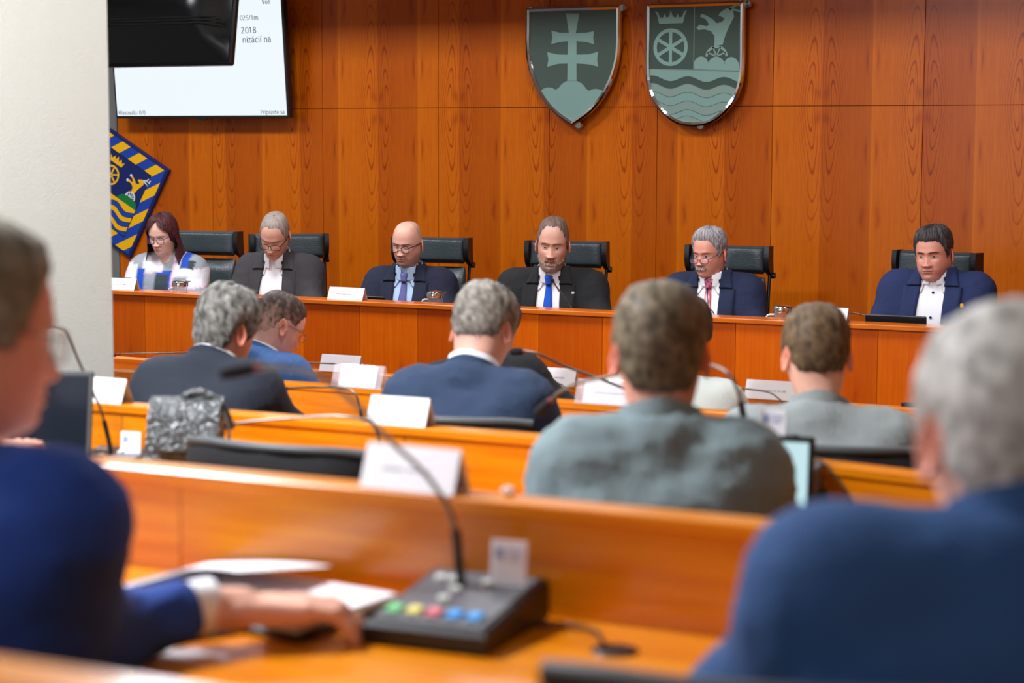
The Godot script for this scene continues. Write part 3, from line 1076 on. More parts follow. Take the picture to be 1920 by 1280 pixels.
func person(s: Dictionary) -> Node3D:
	var head_w: Vector3 = s.head
	var fy: float = s.floor
	var yaw: float = deg_to_rad(s.yaw)
	var lam: float = deg_to_rad(s.get("lean", 8.0))
	var side: float = deg_to_rad(s.get("side_lean", 0.0))
	var hy: float = deg_to_rad(s.get("face", s.yaw) - s.yaw)
	var sc: float = s.get("scale", 1.0)
	var hb := Basis.from_euler(Vector3(deg_to_rad(s.get("pitch", 0.0)), hy, deg_to_rad(s.get("roll", 0.0))))
	var nb := Basis.from_euler(Vector3(lam * 0.5 + deg_to_rad(s.get("pitch", 0.0)) * 0.35, hy * 0.35, 0))
	var hs: float = s.get("head_scale", 1.0)
	var up_head := hb * Vector3(0, 0.10, 0.03) * hs
	var up_neck := nb * Vector3(0, s.get("neck", 0.022), 0.0) * hs
	var hl_y := head_w.y - fy
	var n_y := hl_y - up_head.y - up_neck.y
	var n := Vector3(0, n_y, (n_y - 0.52) * tan(lam))
	var piv := n + up_neck
	var hl := piv + up_head
	var rot := Basis(Vector3.UP, yaw)
	var off := rot * Vector3(hl.x, 0, hl.z)
	var o := thing("person", s.label, "person", Vector3(head_w.x - off.x, fy, head_w.z - off.z), s.yaw, s.get("group", ""))
	# head
	head_wide = s.get("wide", 1.0)
	var hd := make_head(s, hb, nb)
	for key in hd:
		var mb: MB = hd[key]
		for k in mb.v.size(): mb.v[k] = mb.v[k] * hs + piv
		piece({"skin": "body", "hair": "hair", "beard": "beard"}[key], mb, skin_mat if key == "skin" else hair_mat, o)
	# trunk and arms
	var yc := Vector3(0, cos(lam), sin(lam))
	var zc := Vector3(0, -sin(lam), cos(lam))
	var X := Vector3.RIGHT
	var wd: float = s.get("width", 1.0)
	var bl: float = s.get("belly", 0.0)
	var f := Sdf.new()
	f.k = 0.06
	var shl: float = s.get("drop", 0.085)
	var sh := {}
	for e: float in [-1.0, 1.0]:
		sh[e] = n + X * e * 0.178 * wd - yc * (shl + e * s.get("tilt", 0.0)) + zc * s.get("shrug", 0.0)
		f.add(n - yc * 0.030 - zc * 0.028 + X * e * 0.030, sh[e] + yc * 0.016, 0.046, 0.056)
		f.add(sh[e], sh[e], 0.060, 0.060)
	f.add(n - X * 0.105 * wd - yc * 0.16, n + X * 0.105 * wd - yc * 0.16, 0.108, 0.108)
	f.add(n - X * 0.085 * wd - yc * 0.24 + zc * 0.015, n + X * 0.085 * wd - yc * 0.24 + zc * 0.015, 0.118 + bl * 0.4, 0.118 + bl * 0.4)
	f.add(n - X * 0.075 * wd - yc * 0.36 + zc * (0.01 + bl * 0.5), n + X * 0.075 * wd - yc * 0.36 + zc * (0.01 + bl * 0.5), 0.122 + bl, 0.122 + bl)
	f.add(Vector3(-0.085, 0.60, 0.01), Vector3(0.085, 0.60, 0.01), 0.13 + bl * 0.6, 0.13 + bl * 0.6)
	var trunk := Sdf.new()
	trunk.k = f.k
	for j in f.pa.size(): trunk.add(f.pa[j], f.pa[j] + f.ba[j], f.ra[j], f.ra[j] + f.dr[j])
	trunk.add(n - yc * 0.06, n + yc * 0.05, 0.060, 0.056)
	var wrists := {}
	var elbows := {}
	for e: float in [-1.0, 1.0]:
		var key := "left" if e > 0 else "right"
		var dk: float = s.get("desk", 0.745)
		var el: Vector3 = s.get(key + "_elbow", Vector3(0.265 * e * (wd * 0.8 + 0.2), maxf(dk + 0.06, n_y - 0.40), n.z + 0.10))
		var wr: Vector3 = s.get(key + "_wrist", Vector3(0.10 * e, dk + 0.055, n.z + 0.33))
		if s.has(key + "_elbow_w"): el = o.transform.affine_inverse() * s[key + "_elbow_w"]
		if s.has(key + "_wrist_w"): wr = o.transform.affine_inverse() * s[key + "_wrist_w"]
		f.add(sh[e], el, 0.062, 0.053)
		f.add(el, wr, 0.053, 0.040)
		wrists[e] = wr
		elbows[e] = el
	var jm := f.net(s.get("cell", 0.014))
	wrinkle(jm, s.get("fold", 0.005), s.get("seed", 1.0) * 7.0)
	var suit: Material = s.suit
	if s.has("paint"):
		for k in jm.v.size():
			var rel := jm.v[k] - n
			jm.c[k] = s.paint.call(rel.x, rel.dot(yc), rel.dot(zc))
	piece(s.get("garment", "jacket"), jm, suit, o)
	# cuffs and hands
	for e: float in [-1.0, 1.0]:
		var d: Vector3 = (wrists[e] - elbows[e]).normalized()
		if s.has("cuff"):
			var cb := MB.new()
			cb.tube([wrists[e] + d * 0.02, wrists[e] + d * 0.052], [0.036, 0.034], 16)
			piece("cuff", cb, s.cuff, o)
		var h := part("hand", hand_mesh if e > 0 else hand_mirror, s.hand_mat, o, wrists[e] + d * 0.07)
		var flat := Vector3(d.x, d.y * 0.4, d.z).normalized()
		var hk := ("left" if e > 0 else "right") + "_hand_dir_w"
		if s.has(hk):
			flat = (o.transform.basis.inverse() * s[hk]).normalized()
			h.position = wrists[e] + d * 0.03 + flat * 0.045
		h.basis = Basis.looking_at(-flat, Vector3.UP)
	# trousers and shoes
	part("trousers", leg_mesh, s.get("trousers", suit), o)
	for e in [-1.0, 1.0]: part("shoe", shoe_mesh, M.black_gloss, o, Vector3(0.14 * e, 0.0, 0.41))
	# shirt, lapels, tie
	var shirt: Material = s.get("shirt", null)
	if shirt:
		var sb := MB.new()
		collar(sb, n + zc * 0.012, yc, zc, 0.0625, 0.066, PI * 0.93, s.get("shirt_top", 0.030), 0.002, -0.03, -0.045, 0.010)
		if s.has("open_shirt"):
			patch(sb, trunk, n, yc, zc, rows_of(s.open_shirt, 8), 9, 0.007)
			for e: float in [-1.0, 1.0]:
				var leaf := [[0.016, 0.044 * e, 0.064 * e], [-0.016, 0.020 * e, 0.070 * e], [-0.040, 0.018 * e if not s.get("unbuttoned", false) else 0.034 * e, 0.066 * e], [-0.078, 0.044 * e, 0.056 * e]]
				patch(sb, trunk, n, yc, zc, rows_of(leaf, 4), 5, 0.011)
		piece("shirt", sb, shirt, o)
	if s.get("suit_collar", true):
		var cb := MB.new()
		collar(cb, n + zc * 0.010, yc, zc, 0.070, 0.0725, PI * 0.80, s.get("collar_top", 0.026), -0.03, -0.060, -0.095, 0.012)
		piece("jacket_collar", cb, suit, o)
	if s.has("open_shirt"):
		for e: float in [-1.0, 1.0]:
			var lb := MB.new()
			var lap := []
			for q in s.open_shirt:
				if q[0] > -0.055: continue
				var inn: float = q[2] if e > 0 else q[1]
				var wdt := clampf(0.082 - 0.20 * maxf(0.0, -0.10 - q[0]), 0.012, 0.085)
				lap.append([q[0], inn - 0.004 * e, inn + wdt * e])
			lap.push_front([-0.046, 0.050 * e, 0.096 * e])
			lap.insert(1, [-0.054, 0.050 * e, 0.118 * e])
			patch(lb, trunk, n, yc, zc, rows_of(lap, 6), 6, 0.015)
			var col := [[0.02, 0.052 * e, 0.080 * e], [-0.02, 0.050 * e, 0.095 * e], [-0.050, 0.046 * e, 0.106 * e]]
			patch(lb, trunk, n, yc, zc, rows_of(col, 4), 5, 0.019)
			piece("lapel", lb, suit, o)
	if s.has("tie"):
		var tb := MB.new()
		patch(tb, trunk, n, yc, zc, rows_of([[-0.012, -0.020, 0.020], [-0.052, -0.013, 0.013]], 4), 5, 0.017, 0.006)
		var k := patch_tie(s)
		patch(tb, trunk, n, yc, zc, k, 7, 0.012, 0.003)
		if s.has("tie_paint"):
			for j in tb.v.size():
				var rel := tb.v[j] - n
				tb.c[j] = s.tie_paint.call(rel.x, rel.dot(yc))
		piece("tie", tb, s.tie, o)
	if s.has("pin"):
		var pb := MB.new()
		pb.box(proj(trunk, n, yc, zc, s.pin.x, s.pin.y, 0.014), Vector3(0.013, 0.016, 0.004), 0.0015, Basis(X, yc, zc))
		piece("lapel_pin", pb, s.pin_mat, o)
	if s.get("buttons", false):
		for v in [-0.075, -0.17, -0.26]:
			var bb := MB.new()
			var q := proj(trunk, n, yc, zc, 0.004, v, 0.008)
			bb.tube([q, q + zc * 0.003], [0.0055], 10)
			piece("shirt_button", bb, M.enamel_navy, o)
	if s.has("glasses"): glasses(o, s, hb, nb, piv, hs)
	s["node"] = o
	s["hb"] = hb; s["piv"] = piv; s["n"] = n
	return o

func patch_tie(s: Dictionary) -> Array:
	return rows_of([[-0.048, -0.012, 0.012], [-0.20, -0.026, 0.026], [-0.42, -0.036, 0.036]], 8)

# spectacles: rims round each eye, bridge, temples to the ears
func glasses(o: Node3D, s: Dictionary, hb: Basis, nb: Basis, piv: Vector3, hs: float) -> void:
	var g: Dictionary = s.glasses
	var t := MB.new()
	var r: float = g.get("r", 0.0014)
	var hw: float = g.get("hw", 0.025)
	var hh: float = g.get("hh", 0.018)
	var dy: float = g.get("dy", -0.004)
	var dz: float = g.get("dz", 0.100)
	var pw: float = g.get("pow", 0.7)
	var fn := func(p: Vector3) -> Vector3: return posed(p, hb, nb) * hs + piv
	var gl := MB.new()
	for e in [-1.0, 1.0]:
		var loop := []
		for k in 25:
			var a := TAU * k / 24.0
			var cx := signf(cos(a)) * pow(absf(cos(a)), pw) * hw
			var cy := signf(sin(a)) * pow(absf(sin(a)), pw) * hh
			loop.append(fn.call(Vector3(e * 0.0335 + cx, dy + cy, dz - 0.10 * absf(e * 0.0335 + cx) * 0.6)))
		t.tube(loop, [r], 6, false)
		var ctr: Vector3 = fn.call(Vector3(e * 0.0335, dy, dz - 0.002))
		for k in 24: gl.tri(ctr, loop[k], loop[k + 1])
		t.tube([fn.call(Vector3(e * (0.0335 + hw), dy + hh * 0.55, dz - 0.0036)), fn.call(Vector3(e * 0.073, dy + hh * 0.5 + g.get("lift", 0.004), 0.060)), fn.call(Vector3(e * 0.0815, dy + hh * 0.5 + g.get("lift", 0.004) * 1.6, 0.0)), fn.call(Vector3(e * 0.083, 0.004, -0.022)), fn.call(Vector3(e * 0.082, -0.02, -0.04))], [r * 1.1], 6)
	t.tube([fn.call(Vector3(-0.0335 + hw, dy + hh * 0.3, dz - 0.0005)), fn.call(Vector3(0, dy + hh * 0.55, dz + 0.003)), fn.call(Vector3(0.0335 - hw, dy + hh * 0.3, dz - 0.0005))], [r * 1.1], 6)
	var p := piece("glasses", t, g.mat, o)
	var w := part("lens", gl.mesh(), M.lens, p)

# ------------------------------------------------------------------ the people of this meeting
func hand_material(called: String, c: Color) -> StandardMaterial3D:
	if M.has(called): return M[called]
	return mat(called, c.linear_to_srgb(), 0.55)

func make_people() -> void:
	skin_mat = mat("skin", Color.WHITE, 0.5)
	skin_mat.vertex_color_use_as_albedo = true
	hair_mat = mat("hair", Color.WHITE, 0.55)
	hair_mat.vertex_color_use_as_albedo = true
	hair_mat.metallic_specular = 0.35
	make_hand()
	make_legs()
	var white := mat("shirt_white", rgb8(238, 238, 240), 0.85)
	var pale_blue := mat("shirt_blue", rgb8(176, 200, 228), 0.85)
	var fair := lin(218, 168, 146)
	var ruddy := lin(214, 150, 128)
	var h1 := hand_material("hand_skin", lin(220, 164, 138))
	var dark_trousers := mat("dark_trousers", rgb8(26, 28, 34), 0.9)
	var v_mid := [[0.012, -0.058, 0.058], [-0.05, -0.056, 0.056], [-0.20, -0.060, 0.060], [-0.46, -0.060, 0.060]]
	var on_dais := {"floor": FD, "desk": 0.75, "hand_mat": h1, "shirt": white, "cuff": white, "group": "panel behind the dais"}

	# --- dais, left to right
	var s: Dictionary
	s = on_dais.duplicate()
	s.merge({"label": "woman with long dark auburn hair, glasses and a colour-block sweater", "head": Vector3(-2.122, 1.316, 1.150), "yaw": 12.0, "face": 8.0, "pitch": 17.0, "lean": 6.0, "seed": 1.0,
		"skin": lin(232, 186, 166), "hair_col": lin(58, 30, 34), "hair_col2": lin(84, 44, 44), "eye": 0.0, "jaw": 0.94, "head_scale": 0.79, "width": 0.72, "nose": 0.85, "brow": 0.6, "brow_col": lin(80, 52, 44), "brow_k": 0.5,
		"lips": lin(190, 104, 100), "mouth": 0.021, "line": [[0.0, 0.098], [0.25, 0.092], [0.6, 0.066], [0.95, 0.03], [1.2, -0.03], [1.6, -0.06], [3.15, -0.2]], "top": 0.014, "side": 0.016, "strands": 200,
		"suit_collar": false, "garment": "sweater", "suit": cloth("sweater", Color.WHITE, 60.0), "trousers": dark_trousers,
		"paint": sweater_paint, "glasses": {"mat": M.enamel_navy, "r": 0.0013, "hw": 0.0245, "hh": 0.0205, "pow": 0.9, "dy": -0.008}, "drop": 0.10}, true)
	s.erase("shirt"); s.erase("cuff")
	M["sweater"].vertex_color_use_as_albedo = true
	person(s)
	long_hair(s)

	s = on_dais.duplicate()
	s.merge({"label": "man in charcoal blazer and open white shirt, glasses, looking down", "head": Vector3(-1.465, 1.326, 1.150), "yaw": 10.0, "face": 15.0, "pitch": 30.0, "roll": -6.0, "lean": 14.0, "seed": 2.0, "head_scale": 0.87, "neck": 0.038, "line": [[0.0, 0.084], [0.35, 0.088], [0.75, 0.078], [1.0, 0.045], [1.15, 0.012], [1.3, -0.018], [1.42, -0.012], [1.6, 0.022], [1.9, 0.006], [2.05, -0.045], [2.4, -0.072], [3.15, -0.080]], "width": 0.81, "wide": 0.95,
		"skin": fair, "hair_col": lin(120, 106, 96), "hair_col2": lin(170, 158, 148), "top": 0.0035, "side": 0.004, "messy": 0.3, "scalp": 0.5, "bald": 0.25, "bald_z": 0.03, "bald_len": 0.07, "eye": 0.0, "stubble": 0.25, "beard_col": lin(150, 130, 118),
		"suit": cloth("charcoal_cloth", rgb8(58, 56, 58)), "open_shirt": [[0.012, -0.058, 0.058], [-0.05, -0.056, 0.056], [-0.20, -0.075, 0.062], [-0.46, -0.085, 0.062]], "unbuttoned": true, "strands": 350, "strand_len": 0.007,
		"glasses": {"mat": M.black_plastic, "r": 0.0016, "hw": 0.0265, "hh": 0.0165, "pow": 0.6, "dy": -0.010, "dz": 0.106}}, true)
	person(s)

	s = on_dais.duplicate()
	s.merge({"label": "bald man in navy suit, lilac tie and round dark glasses", "head": Vector3(-0.740, 1.306, 1.150), "yaw": 8.0, "face": 6.0, "pitch": 11.0, "roll": -3.0, "lean": 8.0, "seed": 3.0, "width": 0.84, "wide": 0.98, "head_scale": 0.83, "neck": 0.042,
		"skin": lin(220, 170, 148), "hair_col": lin(120, 92, 78), "no_hair": true, "scalp": 0.32, "line": [[0.0, 0.2], [1.2, 0.2], [1.45, 0.05], [1.7, 0.03], [2.0, -0.03], [3.15, -0.07]], "eye": 0.0,
		"stubble": 0.55, "beard_col": lin(128, 92, 76), "suit": cloth("navy_cloth", rgb8(24, 30, 52)), "shirt": pale_blue, "cuff": pale_blue, "open_shirt": [[0.012, -0.056, 0.056], [-0.05, -0.058, 0.058], [-0.20, -0.050, 0.050], [-0.46, -0.040, 0.040]],
		"tie": cloth("lilac_tie", rgb8(98, 98, 150), 90.0), "glasses": {"mat": M.black_plastic, "r": 0.0018, "hw": 0.0225, "hh": 0.0195, "pow": 0.95, "dy": -0.007, "dz": 0.103}}, true)
	person(s)

	s = on_dais.duplicate()
	s.merge({"label": "bearded man in black suit and bright blue tie at the centre microphone", "head": Vector3(0.003, 1.323, 1.150), "yaw": 13.0, "face": 20.0, "pitch": 8.0, "roll": -3.0, "lean": 10.0, "seed": 4.0, "head_scale": 0.97, "wide": 0.88,
		"skin": fair, "hair_col": lin(78, 62, 54), "hair_col2": lin(136, 116, 104), "top": 0.004, "side": 0.006, "messy": 0.4, "scalp": 0.45, "cheek": 0.02, "line": [[0.0, 0.090], [0.4, 0.093], [0.75, 0.074], [1.0, 0.045], [1.15, 0.012], [1.3, -0.018], [1.42, -0.012], [1.6, 0.022], [1.9, 0.006], [2.05, -0.045], [2.4, -0.072], [3.15, -0.080]],
		"eye": 1.0, "open": 0.0028, "beard": 0.0055, "beard_col": lin(134, 98, 80), "beard_col2": lin(186, 168, 156), "stubble": 0.3, "iris": Color(0.05, 0.07, 0.09), "strands": 350, "strand_len": 0.008, "width": 0.98,
		"suit": cloth("black_cloth", rgb8(26, 27, 28)), "open_shirt": v_mid, "tie": cloth("blue_tie", rgb8(22, 82, 196), 90.0), "pin": Vector2(0.112, -0.085), "pin_mat": M.enamel_white}, true)
	person(s)

	s = on_dais.duplicate()
	s.merge({"label": "grey-haired man with moustache, half-moon glasses and striped tie", "head": Vector3(0.745, 1.303, 1.150), "yaw": 4.0, "face": -12.0, "pitch": 8.0, "lean": 6.0, "seed": 5.0, "neck": 0.010, "head_scale": 0.82,
		"skin": ruddy, "hair_col": lin(92, 88, 90), "hair_col2": lin(190, 186, 188), "top": 0.016, "side": 0.007, "quiff": 0.008, "line": [[0.0, 0.080], [0.45, 0.083], [0.75, 0.072], [1.0, 0.045], [1.15, 0.012], [1.3, -0.018], [1.42, -0.012], [1.6, 0.022], [1.9, 0.006], [2.05, -0.045], [2.4, -0.072], [3.15, -0.080]], "eye": 1.0, "open": 0.0036, "moustache": 0.010, "beard_col": lin(130, 116, 104), "beard_col2": lin(180, 170, 160), "stubble": 0.12,
		"fat": 0.5, "jaw": 1.05, "strands": 1800, "strand_len": 0.020, "width": 0.83, "wide": 0.97, "suit": cloth("midnight_cloth", rgb8(22, 32, 62)), "open_shirt": [[0.012, -0.058, 0.058], [-0.05, -0.060, 0.060], [-0.20, -0.050, 0.056], [-0.46, -0.035, 0.045]],
		"tie": cloth("striped_tie", Color.WHITE, 90.0), "tie_paint": stripe_paint, "glasses": {"mat": M.enamel_navy, "r": 0.0013, "hw": 0.0245, "hh": 0.0135, "pow": 0.65, "dy": -0.020, "dz": 0.108, "lift": 0.014}}, true)
	M["striped_tie"].vertex_color_use_as_albedo = true
	person(s)

	s = on_dais.duplicate()
	s.merge({"label": "heavy dark-haired man in blue suit and open collar behind a laptop", "head": Vector3(1.712, 1.328, 1.150), "yaw": 2.0, "face": -6.0, "pitch": 6.0, "roll": 3.0, "lean": 5.0, "seed": 6.0, "neck": -0.015,
		"skin": ruddy, "hair_col": lin(34, 28, 28), "hair_col2": lin(88, 82, 82), "top": 0.018, "side": 0.008, "line": [[0.0, 0.070], [0.45, 0.072], [0.75, 0.064], [1.0, 0.040], [1.15, 0.012], [1.3, -0.018], [1.42, -0.012], [1.6, 0.022], [1.9, 0.006], [2.05, -0.045], [2.4, -0.072], [3.15, -0.080]],
		"eye": 1.0, "open": 0.0032, "fat": 1.0, "jaw": 1.10, "stubble": 0.18, "beard_col": lin(80, 66, 62), "brow_k": 0.95, "nose": 1.1, "strands": 1800, "strand_len": 0.020, "width": 0.90, "belly": 0.015, "head_scale": 0.86,
		"suit": cloth("royal_cloth", rgb8(28, 42, 84)), "open_shirt": [[0.012, -0.058, 0.058], [-0.05, -0.066, 0.066], [-0.20, -0.064, 0.050], [-0.46, -0.050, 0.016]], "unbuttoned": true, "buttons": true, "pin": Vector2(0.125, -0.12), "pin_mat": M.enamel_gold}, true)
	person(s)

	# --- rows seen from behind
	var row := {"hand_mat": h1, "desk": 0.745, "shirt": white, "cuff": white, "fine": false, "lean": 12.0}
	s = row.duplicate()
	s.merge({"label": "man in light blue checked suit and thin glasses in the front row", "head": Vector3(-0.054, 1.136, 3.300), "floor": F1, "yaw": 175.0, "face": 152.0, "pitch": 28.0, "roll": 0.0, "lean": 24.0, "seed": 11.0, "head_scale": 0.92, "width": 0.85,
		"skin": lin(226, 176, 160), "hair_col": lin(70, 58, 52), "hair_col2": lin(186, 154, 140), "grey_side": 1.2, "top": 0.007, "side": 0.002, "scalp": 0.5, "fade": 0.34, "line": [[0.0, 0.075], [0.75, 0.07], [1.0, 0.055], [1.3, 0.01], [1.6, 0.024], [1.9, 0.006], [2.1, -0.03], [2.5, -0.05], [3.15, -0.06]], "strands": 900, "strand_len": 0.010, "suit": cloth("check_cloth", rgb8(58, 100, 158), 60.0, true),
		"glasses": {"mat": M.gunmetal, "r": 0.0009, "hw": 0.025, "hh": 0.016}, "eye": 0.0}, true)
	person(s)
	s = row.duplicate()
	s.merge({"label": "person in black jacket mostly hidden behind the navy suited man", "head": Vector3(0.785, 1.165, 3.300), "floor": F1, "yaw": 178.0, "face": 170.0, "pitch": 25.0, "seed": 12.0, "tilt": 0.028, "width": 0.86, "head_scale": 0.88, "lean": 14.0,
		"skin": fair, "hair_col": lin(60, 48, 42), "hair_col2": lin(90, 74, 64), "strands": 300, "suit": cloth("jet_cloth", rgb8(24, 24, 27)), "right_elbow": Vector3(-0.30, 0.84, 0.26)}, true)
	person(s)
	s = row.duplicate()
	s.merge({"label": "dark-haired person in pale mint top behind the grey suited man", "head": Vector3(1.440, 1.163, 3.300), "floor": F1, "yaw": 182.0, "face": 180.0, "pitch": 16.0, "seed": 13.0, "lean": 12.0, "width": 0.9,
		"skin": fair, "hair_col": lin(44, 38, 32), "hair_col2": lin(92, 84, 70), "top": 0.022, "side": 0.018, "strands": 700, "strand_len": 0.024, "suit": cloth("mint_cloth", rgb8(206, 214, 206)), "garment": "blouse", "trousers": dark_trousers}, true)
	s.erase("shirt"); s.erase("cuff")
	person(s)
	s = row.duplicate()
	s.merge({"label": "man with wavy grey hair in near-black navy suit, left of the second row", "head": Vector3(0.657, 1.270, 4.650), "floor": F2, "yaw": 186.0, "face": 174.0, "pitch": 20.0, "roll": 4.0, "lean": 22.0, "seed": 14.0, "head_scale": 0.87,
		"skin": lin(206, 142, 118), "hair_col": lin(44, 42, 38), "hair_col2": lin(150, 148, 140), "top": 0.022, "side": 0.013, "messy": 1.4, "clump": 0.7, "strands": 3200, "strand_len": 0.030, "stick": 0.6, "suit": cloth("ink_cloth", rgb8(32, 38, 50)), "width": 0.77, "neck": 0.0}, true)
	person(s)
	s = row.duplicate()
	s.merge({"label": "man with short grey hair bowing his head, in slate navy suit", "head": Vector3(1.431, 1.304, 4.650), "floor": F2, "yaw": 190.0, "face": 183.0, "pitch": 30.0, "roll": 0.0, "lean": 20.0, "seed": 15.0, "head_scale": 0.88, "neck": 0.030, "line": [[0.0, 0.070], [0.45, 0.074], [0.75, 0.070], [1.0, 0.045], [1.15, 0.012], [1.3, -0.018], [1.42, -0.012], [1.6, 0.022], [1.9, 0.010], [2.05, -0.025], [2.4, -0.042], [3.15, -0.048]],
		"skin": lin(224, 170, 148), "hair_col": lin(70, 64, 56), "hair_col2": lin(160, 154, 142), "top": 0.018, "side": 0.010, "strands": 3000, "strand_len": 0.024, "suit": cloth("slate_cloth", rgb8(38, 56, 82)), "fold": 0.009, "width": 0.79, "shirt_top": 0.040}, true)
	person(s)
	s = row.duplicate()
	s.merge({"label": "brown-haired man in pale grey suit, right of the second row", "head": Vector3(2.293, 1.286, 4.650), "floor": F2, "yaw": 196.0, "face": 206.0, "pitch": 18.0, "lean": 14.0, "seed": 16.0, "head_scale": 0.88, "neck": 0.040, "line": [[0.0, 0.070], [0.45, 0.074], [0.75, 0.070], [1.0, 0.045], [1.15, 0.012], [1.3, -0.018], [1.42, -0.012], [1.6, 0.022], [1.9, 0.010], [2.05, -0.030], [2.4, -0.050], [3.15, -0.056]],
		"skin": lin(230, 176, 152), "hair_col": lin(66, 50, 34), "hair_col2": lin(126, 104, 76), "top": 0.016, "side": 0.011, "strands": 3000, "strand_len": 0.022, "suit": cloth("pale_grey_cloth", rgb8(140, 148, 146)), "width": 0.86, "fold": 0.007, "shirt_top": 0.015, "collar_top": 0.034}, true)
	person(s)
	s = row.duplicate()
	s.merge({"label": "broad-backed man in mid grey suit with cropped brown hair, centre right", "head": Vector3(2.419, 1.424, 5.950), "floor": F3, "yaw": 202.0, "face": 204.0, "pitch": 15.0, "lean": 10.0, "seed": 17.0, "right_wrist_w": Vector3(2.55, 1.085, 5.70), "right_hand_dir_w": Vector3(0.3, 0.0, -0.95), "head_scale": 0.90,
		"skin": lin(214, 150, 128), "hair_col": lin(58, 48, 36), "hair_col2": lin(134, 120, 96), "top": 0.014, "side": 0.010, "strands": 3500, "strand_len": 0.020, "suit": cloth("grey_cloth", rgb8(118, 136, 138)), "width": 0.75, "drop": 0.085, "fold": 0.011, "shirt_top": 0.015, "collar_top": 0.034}, true)
	person(s)
	s = row.duplicate()
	s.merge({"label": "blurred man in bright blue suit at the left edge, hand on papers", "head": Vector3(2.050, 1.554, 7.200), "floor": F4, "yaw": 178.0, "face": 150.0, "pitch": 8.0, "lean": 10.0, "seed": 18.0,
		"skin": lin(222, 162, 140), "hair_col": lin(86, 82, 66), "hair_col2": lin(150, 144, 124), "strands": 900, "suit": cloth("cobalt_cloth", rgb8(26, 64, 144)), "glasses": {"mat": M.gunmetal, "r": 0.0012, "hw": 0.026, "hh": 0.019}, "right_elbow_w": Vector3(2.15, 1.185, 7.14), "right_wrist_w": Vector3(2.205, 1.198, 7.02), "right_hand_dir_w": Vector3(0.72, -0.06, -0.58), "fold": 0.008, "left_wrist_w": Vector3(1.78, 1.205, 7.08), "width": 1.10}, true)
	person(s)
	s = row.duplicate()
	s.merge({"label": "blurred grey-haired man in dark blue jacket filling the right corner", "head": Vector3(3.245, 1.510, 7.150), "floor": F4, "yaw": 198.0, "face": 206.0, "pitch": 18.0, "lean": 8.0, "seed": 19.0,
		"skin": lin(226, 170, 148), "hair_col": lin(120, 116, 108), "hair_col2": lin(214, 210, 202), "top": 0.010, "side": 0.014, "bald": 0.6, "bald_z": -0.03, "scalp": 0.3, "strands": 3000, "strand_len": 0.026, "suit": cloth("denim_cloth", rgb8(34, 70, 116)), "width": 0.98, "neck": -0.022, "drop": 0.075, "shirt_top": 0.010, "collar_top": 0.036}, true)
	person(s)

	s = row.duplicate()
	s.merge({"label": "person beyond the left edge whose fingers rest on the dark laptop", "head": Vector3(0.75, 1.43, 5.95), "floor": F3, "yaw": 182.0, "pitch": 14.0, "lean": 10.0, "seed": 21.0, "width": 0.85,
		"skin": fair, "hair_col": lin(70, 58, 48), "hair_col2": lin(110, 94, 80), "strands": 300, "suit": cloth("jet_cloth", rgb8(24, 24, 27)), "right_wrist_w": Vector3(0.79, 1.105, 5.80), "right_elbow_w": Vector3(0.80, 1.10, 6.02)}, true)
	person(s)

func sweater_paint(x: float, y: float, z: float) -> Color:
	var wht := lin(232, 230, 234); var gry := lin(148, 154, 160); var drk := lin(52, 62, 66); var blu := lin(22, 74, 176); var pnk := lin(236, 196, 206)
	if z < -0.03: return gry
	if x < -0.125: return wht if y < -0.05 else gry
	if x > 0.140:
		if y > -0.075: return gry if z < 0.05 or x > 0.17 else drk
		return wht if y > -0.150 else (pnk if y > -0.160 else gry)
	if x < -0.090 and y < -0.070: return blu
	if y > -0.082:
		if x < 0.0: return wht if x > -0.105 else gry
		if x > 0.055:
			if x > 0.100 and y > -0.075: return blu if x + (y + 0.07) * 0.9 > 0.118 else drk
			return pnk if x < 0.066 else wht
		return gry
	if y > -0.092 and x < 0.0: return pnk
	if x > -0.035 and x < 0.060: return blu if y > -0.102 or x > 0.047 else drk
	if x >= 0.060: return pnk if x < 0.072 else (wht if y > -0.11 else gry)
	return gry

func stripe_paint(x: float, y: float) -> Color:
	var t := fposmod((y + x * 0.75) * 62.0, 1.0)
	if t < 0.42: return lin(206, 96, 112)
	if t < 0.55: return lin(232, 214, 214)
	if t < 0.90: return lin(40, 46, 84)
	return lin(232, 214, 214)

